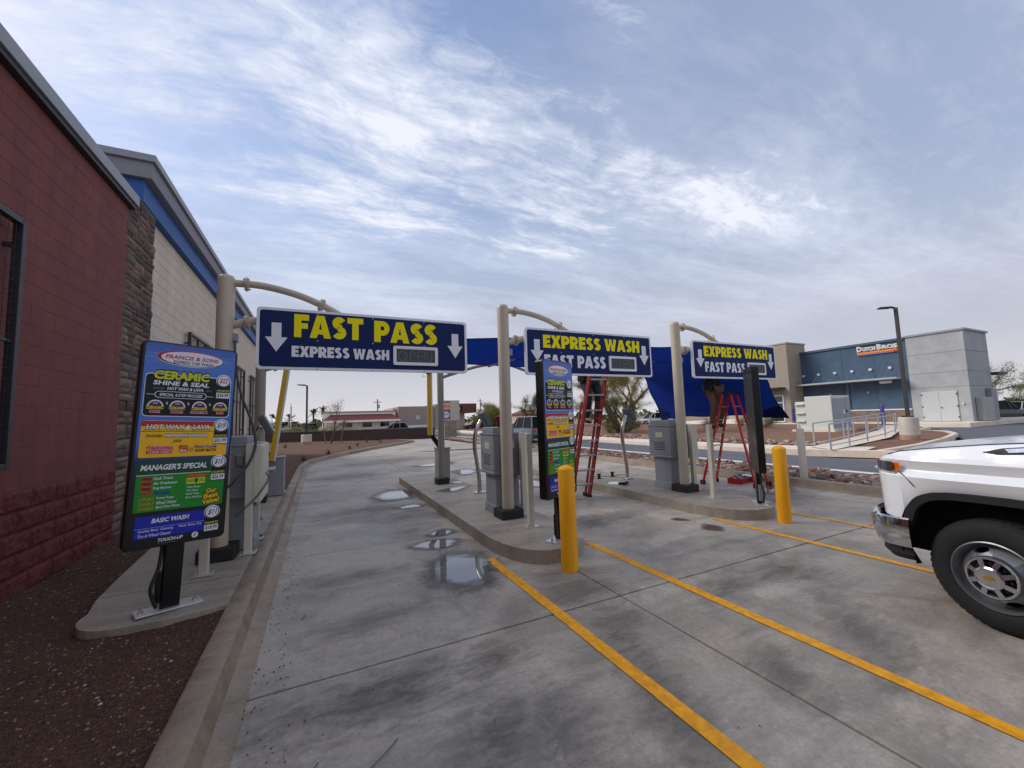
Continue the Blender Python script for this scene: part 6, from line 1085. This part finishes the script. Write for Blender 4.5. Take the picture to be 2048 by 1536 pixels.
# distant tree line so the horizon is not bare
hb = MB(); rnd = random.Random(9)
for k in range(420):
    a = radians(-45+150*k/420); d = rnd.uniform(150, 320); x, y = d*sin(a), d*cos(a); r = rnd.uniform(2, 5); hgt_ = rnd.uniform(1.6, 4.2)
    for _ in range(9): c = Vector((x+rnd.gauss(0, r*.5), y+rnd.gauss(0, r*.5), hgt_*rnd.uniform(.1, .75))); s_ = rnd.uniform(.6, 1.5); d1 = Vector((rnd.gauss(0, 1), rnd.gauss(0, 1), rnd.gauss(0, 1))).normalized()*s_; d2 = d1.orthogonal().normalized()*s_*.8; hb.add([c-d1, c+d2, c+d1, c-d2], [(0, 1, 2, 3)], rnd.randrange(2))
hb.build('far_tree_line', [LV[1], LV[2]], kind='stuff', label='far off line of desert trees along the horizon', cat='trees')
# ---------------------------------------------------------------- riprap rocks beside the right kerb and the far sidewalk
RKM = [M('rock_%s' % n, c, 0.9, var=0.3, nscale=14, bump=0.7, bscale=40) for n, c in (('red_brown', C(126, 96, 84)), ('tan', C(152, 124, 108)), ('grey_brown', C(108, 96, 90)), ('pale', C(176, 154, 138)))]
def rock_mesh(seed, mat):
    rnd = random.Random(seed); bm = bmesh.new(); bmesh.ops.create_icosphere(bm, subdivisions=1, radius=1)
    for v in bm.verts: v.co = Vector((v.co.x*1.2, v.co.y*.9, v.co.z*.72))*rnd.uniform(.68, 1.15)
    me = bpy.data.meshes.new('rock'); bm.to_mesh(me); bm.free(); me.materials.append(mat); return me
RMS = [rock_mesh(k, RKM[k % 4]) for k in range(12)]; rnd = random.Random(21)
for k in range(190):
    y = 2.6+7.4*rnd.random(); x = rnd.uniform(9.32, 11.0); s_ = rnd.uniform(.05, .13); o = obj('rock', RMS[rnd.randrange(12)], loc=(x, y, .06+s_*.35), label='angular brown riprap rock between the lane kerb and the street', cat='rock', group='riprap rocks between kerb and street'); o.scale = (s_,)*3; o.rotation_euler = (rnd.uniform(-.5, .5), rnd.uniform(-.5, .5), rnd.uniform(0, 6.28))
def rock_heap(name, spots, label):
    b = MB()
    for x, y, z, s_ in spots:
        me = RMS[rnd.randrange(12)]; R = Matrix.Rotation(rnd.uniform(0, 6.28), 3, 'Z'); b.add([Vector((x, y, z))+R @ v.co*s_ for v in me.vertices], [tuple(p.vertices) for p in me.polygons], rnd.randrange(4))
    b.build(name, RKM, kind='stuff', label=label, cat='rocks')
rock_heap('riprap', [(rnd.uniform(9.3, 11.05), rnd.choice((rnd.uniform(9.6, 33), rnd.uniform(2.5, 10.5))), .06, rnd.uniform(.04, .10)) for _ in range(1500)], 'smaller riprap stones filling the strip beside the street')
rock_heap('river_rock', [(17.2+rnd.random()*2.2, rnd.uniform(9.3, 34), .15+.02*rnd.random(), rnd.uniform(.05, .14)) for _ in range(900)], 'tan river rock edging along the far sidewalk')
# ---------------------------------------------------------------- puddles and damp concrete
WATER = bpy.data.materials.new('puddle_water'); WATER.use_nodes = True; wb = WATER.node_tree.nodes['Principled BSDF']; wb.inputs['Base Color'].default_value = (.16, .155, .15, 1); wb.inputs['Roughness'].default_value = .02; wb.inputs['IOR'].default_value = 1.33; wb.inputs['Coat Weight'].default_value = 0.6; wb.inputs['Coat Roughness'].default_value = .01; wb.inputs['Specular IOR Level'].default_value = .9
def edge_alpha(m, hard, top=1.0, st=(1, 1, 1)):
    """fade a sheet out towards its own ragged rim (attribute rim: 0 middle, 1 edge)"""
    t = m.node_tree; out = t.nodes['Material Output']; src = t.nodes['Principled BSDF'].outputs[0]; at = N('ShaderNodeAttribute', t); at.attribute_name = 'rim'; pos = N('ShaderNodeNewGeometry', t).outputs['Position']
    v = math_n('ADD', at.outputs['Fac'], math_n('MULTIPLY', math_n('SUBTRACT', noise_n(mapping(pos, scale=st, tree=t), 7, 8, 0.7, 0.6, t), 0.5, t), 0.9 if top == 1 else 2.4, t), t); tr = N('ShaderNodeBsdfTransparent', t); mx = N('ShaderNodeMixShader', t); LK(ramp(v, [(hard[0], 1-top), (hard[1], 1.0)], t), mx.inputs[0], t); LK(src, mx.inputs[1], t); LK(tr.outputs[0], mx.inputs[2], t); LK(mx.outputs[0], out.inputs[0], t); return m
DAMP = edge_alpha(concrete('damp_concrete', C(104, 97, 90), 0.5), (0.45, 0.95)); edge_alpha(WATER, (0.58, 0.90))
def closed(P, n=7):
    W = [(p[0], p[1], 0) for p in P]; return interp(W[-2:]+W+W[:2], n)[2*n:(2+len(W))*n]
def fan(name, mat, Q, c, z):
    n = len(Q); rings = (0, .35, .6, .75, .88, 1.0); b = MB(); b.add([(c.x+(q.x-c.x)*r, c.y+(q.y-c.y)*r, z) for r in rings for q in Q], [(i*n+k, i*n+(k+1) % n, (i+1)*n+(k+1) % n, (i+1)*n+k) for i in range(len(rings)-1) for k in range(n)])
    me = b.mesh(name, mat); at = me.attributes.new('rim', 'FLOAT', 'POINT'); at.data.foreach_set('value', [r for r in rings for q in Q]); return obj(name, me, kind='structure')
def puddle(P, z=.004, grow=1.25, damp=True):
    c = Vector((sum(p[0] for p in P)/len(P), sum(p[1] for p in P)/len(P), 0)); Q = closed(P)
    if damp: fan('damp_patch', DAMP, [c+(q-c)*(grow*1.35) for q in Q], c, z)
    fan('puddle', WATER, [c+(q-c)*1.30 for q in Q], c, z+.003)
puddle([(1.08, 4.12), (1.17, 4.50), (1.38, 4.70), (1.62, 4.60), (1.70, 4.30), (1.52, 3.86), (1.28, 3.86)], grow=1.28); puddle([(1.10, 5.27), (1.33, 5.43), (1.64, 5.27), (1.40, 5.05)]); puddle([(1.10, 9.11), (1.41, 9.65), (1.80, 9.51), (1.74, 8.80), (1.31, 8.65)]); puddle([(1.42, 5.72), (1.62, 5.86), (1.72, 5.70), (1.55, 5.60)], grow=1.4)
puddle([(2.30, 8.27), (2.75, 8.45), (2.90, 8.40), (2.44, 8.0)], .1515); puddle([(2.75, 9.05), (2.95, 9.2), (2.98, 8.95)], .1515); puddle([(3.75, 12.1), (4.25, 12.33), (4.32, 11.69), (3.83, 11.28)]); puddle([(3.2, 14.6), (4.3, 14.9), (4.2, 14.2), (3.4, 14.1)]); puddle([(4.3, 8.6), (5.1, 9.2), (5.15, 8.5), (4.6, 8.2)]); puddle([(5.0, 21), (7.6, 20.6), (7.5, 20.1), (5.2, 20.5)], damp=False); puddle([(7.9, 5.1), (8.5, 5.45), (8.75, 5.2), (8.2, 4.85)], grow=1.4); puddle([(1.35, 7.75), (1.6, 7.9), (1.75, 7.7), (1.5, 7.62)], grow=1.5)
MUD = edge_alpha(M('red_mud_smear', C(88, 62, 52), 0.5, var=0.3, nscale=9, coord='World'), (0.25, 0.75))
for P in ([(4.72, 4.0), (5.0, 4.18), (5.05, 3.85), (4.8, 3.72)], [(4.75, 4.55), (4.95, 4.62), (5.0, 4.35), (4.85, 4.38)]):
    Q = closed(P); c = sum(Q, Vector())/len(Q); fan('mud_smear', MUD, [c+(q-c)*1.3 for q in Q], c, .0045)
SCUFF = edge_alpha(concrete('tyre_scuffed_concrete', C(66, 62, 58), 0.6), (-0.1, 0.95), 0.33, (0.5, 1.3, 1)); PALE = edge_alpha(concrete('pale_scrubbed_concrete', C(176, 172, 166), 0.3), (0.0, 0.8), 0.4)
for x, y, rx, ry, a, mt in ((.50, 2.58, .42, .17, .1, 0), (.05, 2.62, .42, .15, -.1, 0), (.40, 4.62, .34, .12, 0, 0), (.36, 3.58, .36, .12, .1, 0), (1.12, 2.62, .20, .12, 0, 0), (1.95, 2.46, .36, .10, .5, 0), (1.72, 1.70, .50, .12, 1.2, 0), (1.10, 1.84, .22, .28, 0, 0), (4.22, 2.52, .28, .14, .2, 0), (3.35, 2.60, .38, .14, .4, 0), (3.6, 1.72, .70, .14, .7, 0), (.80, 2.02, .16, .22, 0, 0), (.8, 7.9, .75, .25, 0, 0), (1.3, 6.9, .45, .22, 0, 0), (1.5, 7.35, .28, .14, 0, 0), (3.9, 5.1, .6, .22, .2, 0), (4.1, 7.1, .5, .4, 0, 0), (.6, 13, 1.0, .5, 0, 0), (2.8, 17, 1.4, .7, .3, 0), (7.6, 4.6, .7, .3, 0, 0), (2.55, 1.6, .30, .10, .9, 0), (2.2, 3.3, .25, .3, 0, 0), (3.1, 3.55, .14, .42, -.1, 1), (4.55, 2.35, .13, .12, 0, 1), (.9, 6.3, .5, .15, 0, 1)):
    Q = [Vector((x+rx*1.9*cos(k*pi/14)*cos(a)-ry*2.2*sin(k*pi/14)*sin(a), y+rx*1.9*cos(k*pi/14)*sin(a)+ry*2.2*sin(k*pi/14)*cos(a), 0)) for k in range(28)]; fan('pale_patch' if mt else 'tyre_scuff', PALE if mt else SCUFF, Q, Vector((x, y, 0)), .0028)
# grit, twigs and leaves on the drive
sp = [(random.gauss(-.28, .10), random.uniform(1.8, 6), .004, random.uniform(.003, .008)) for _ in range(220)]+[(random.uniform(-.2, 4), random.uniform(1.2, 6), .004, random.uniform(.002, .005)) for _ in range(120)]; tag(pebbles('grit', sp, [GR[0], GR[2], GR[2]]), 'grit and mud crumbs scattered on the concrete drive', 'grit')
for k, (x, y, a, L) in enumerate(((.30, 2.15, .6, .10), (-.02, 2.2, .9, .06), (-.1, 3.9, 1.2, .05), (-.9, 2.9, .3, .09))): b = MB(); b.tube([(-L*cos(a), -L*sin(a), .005), (0, 0, .012), (L*cos(a+.2), L*sin(a+.2), .005)], .003, 5); b.build('twig', WOOD, loc=(x, y, .0 if x > -.5 else .10), label=('small dry twig lying on the concrete lane, longest of the twigs', 'short dry twig on the concrete close to the left kerb', 'tiny twig on the concrete beside the mud crumbs', 'pale twig lying on the brown gravel')[k], cat='twig', group='twigs near the left kerb')
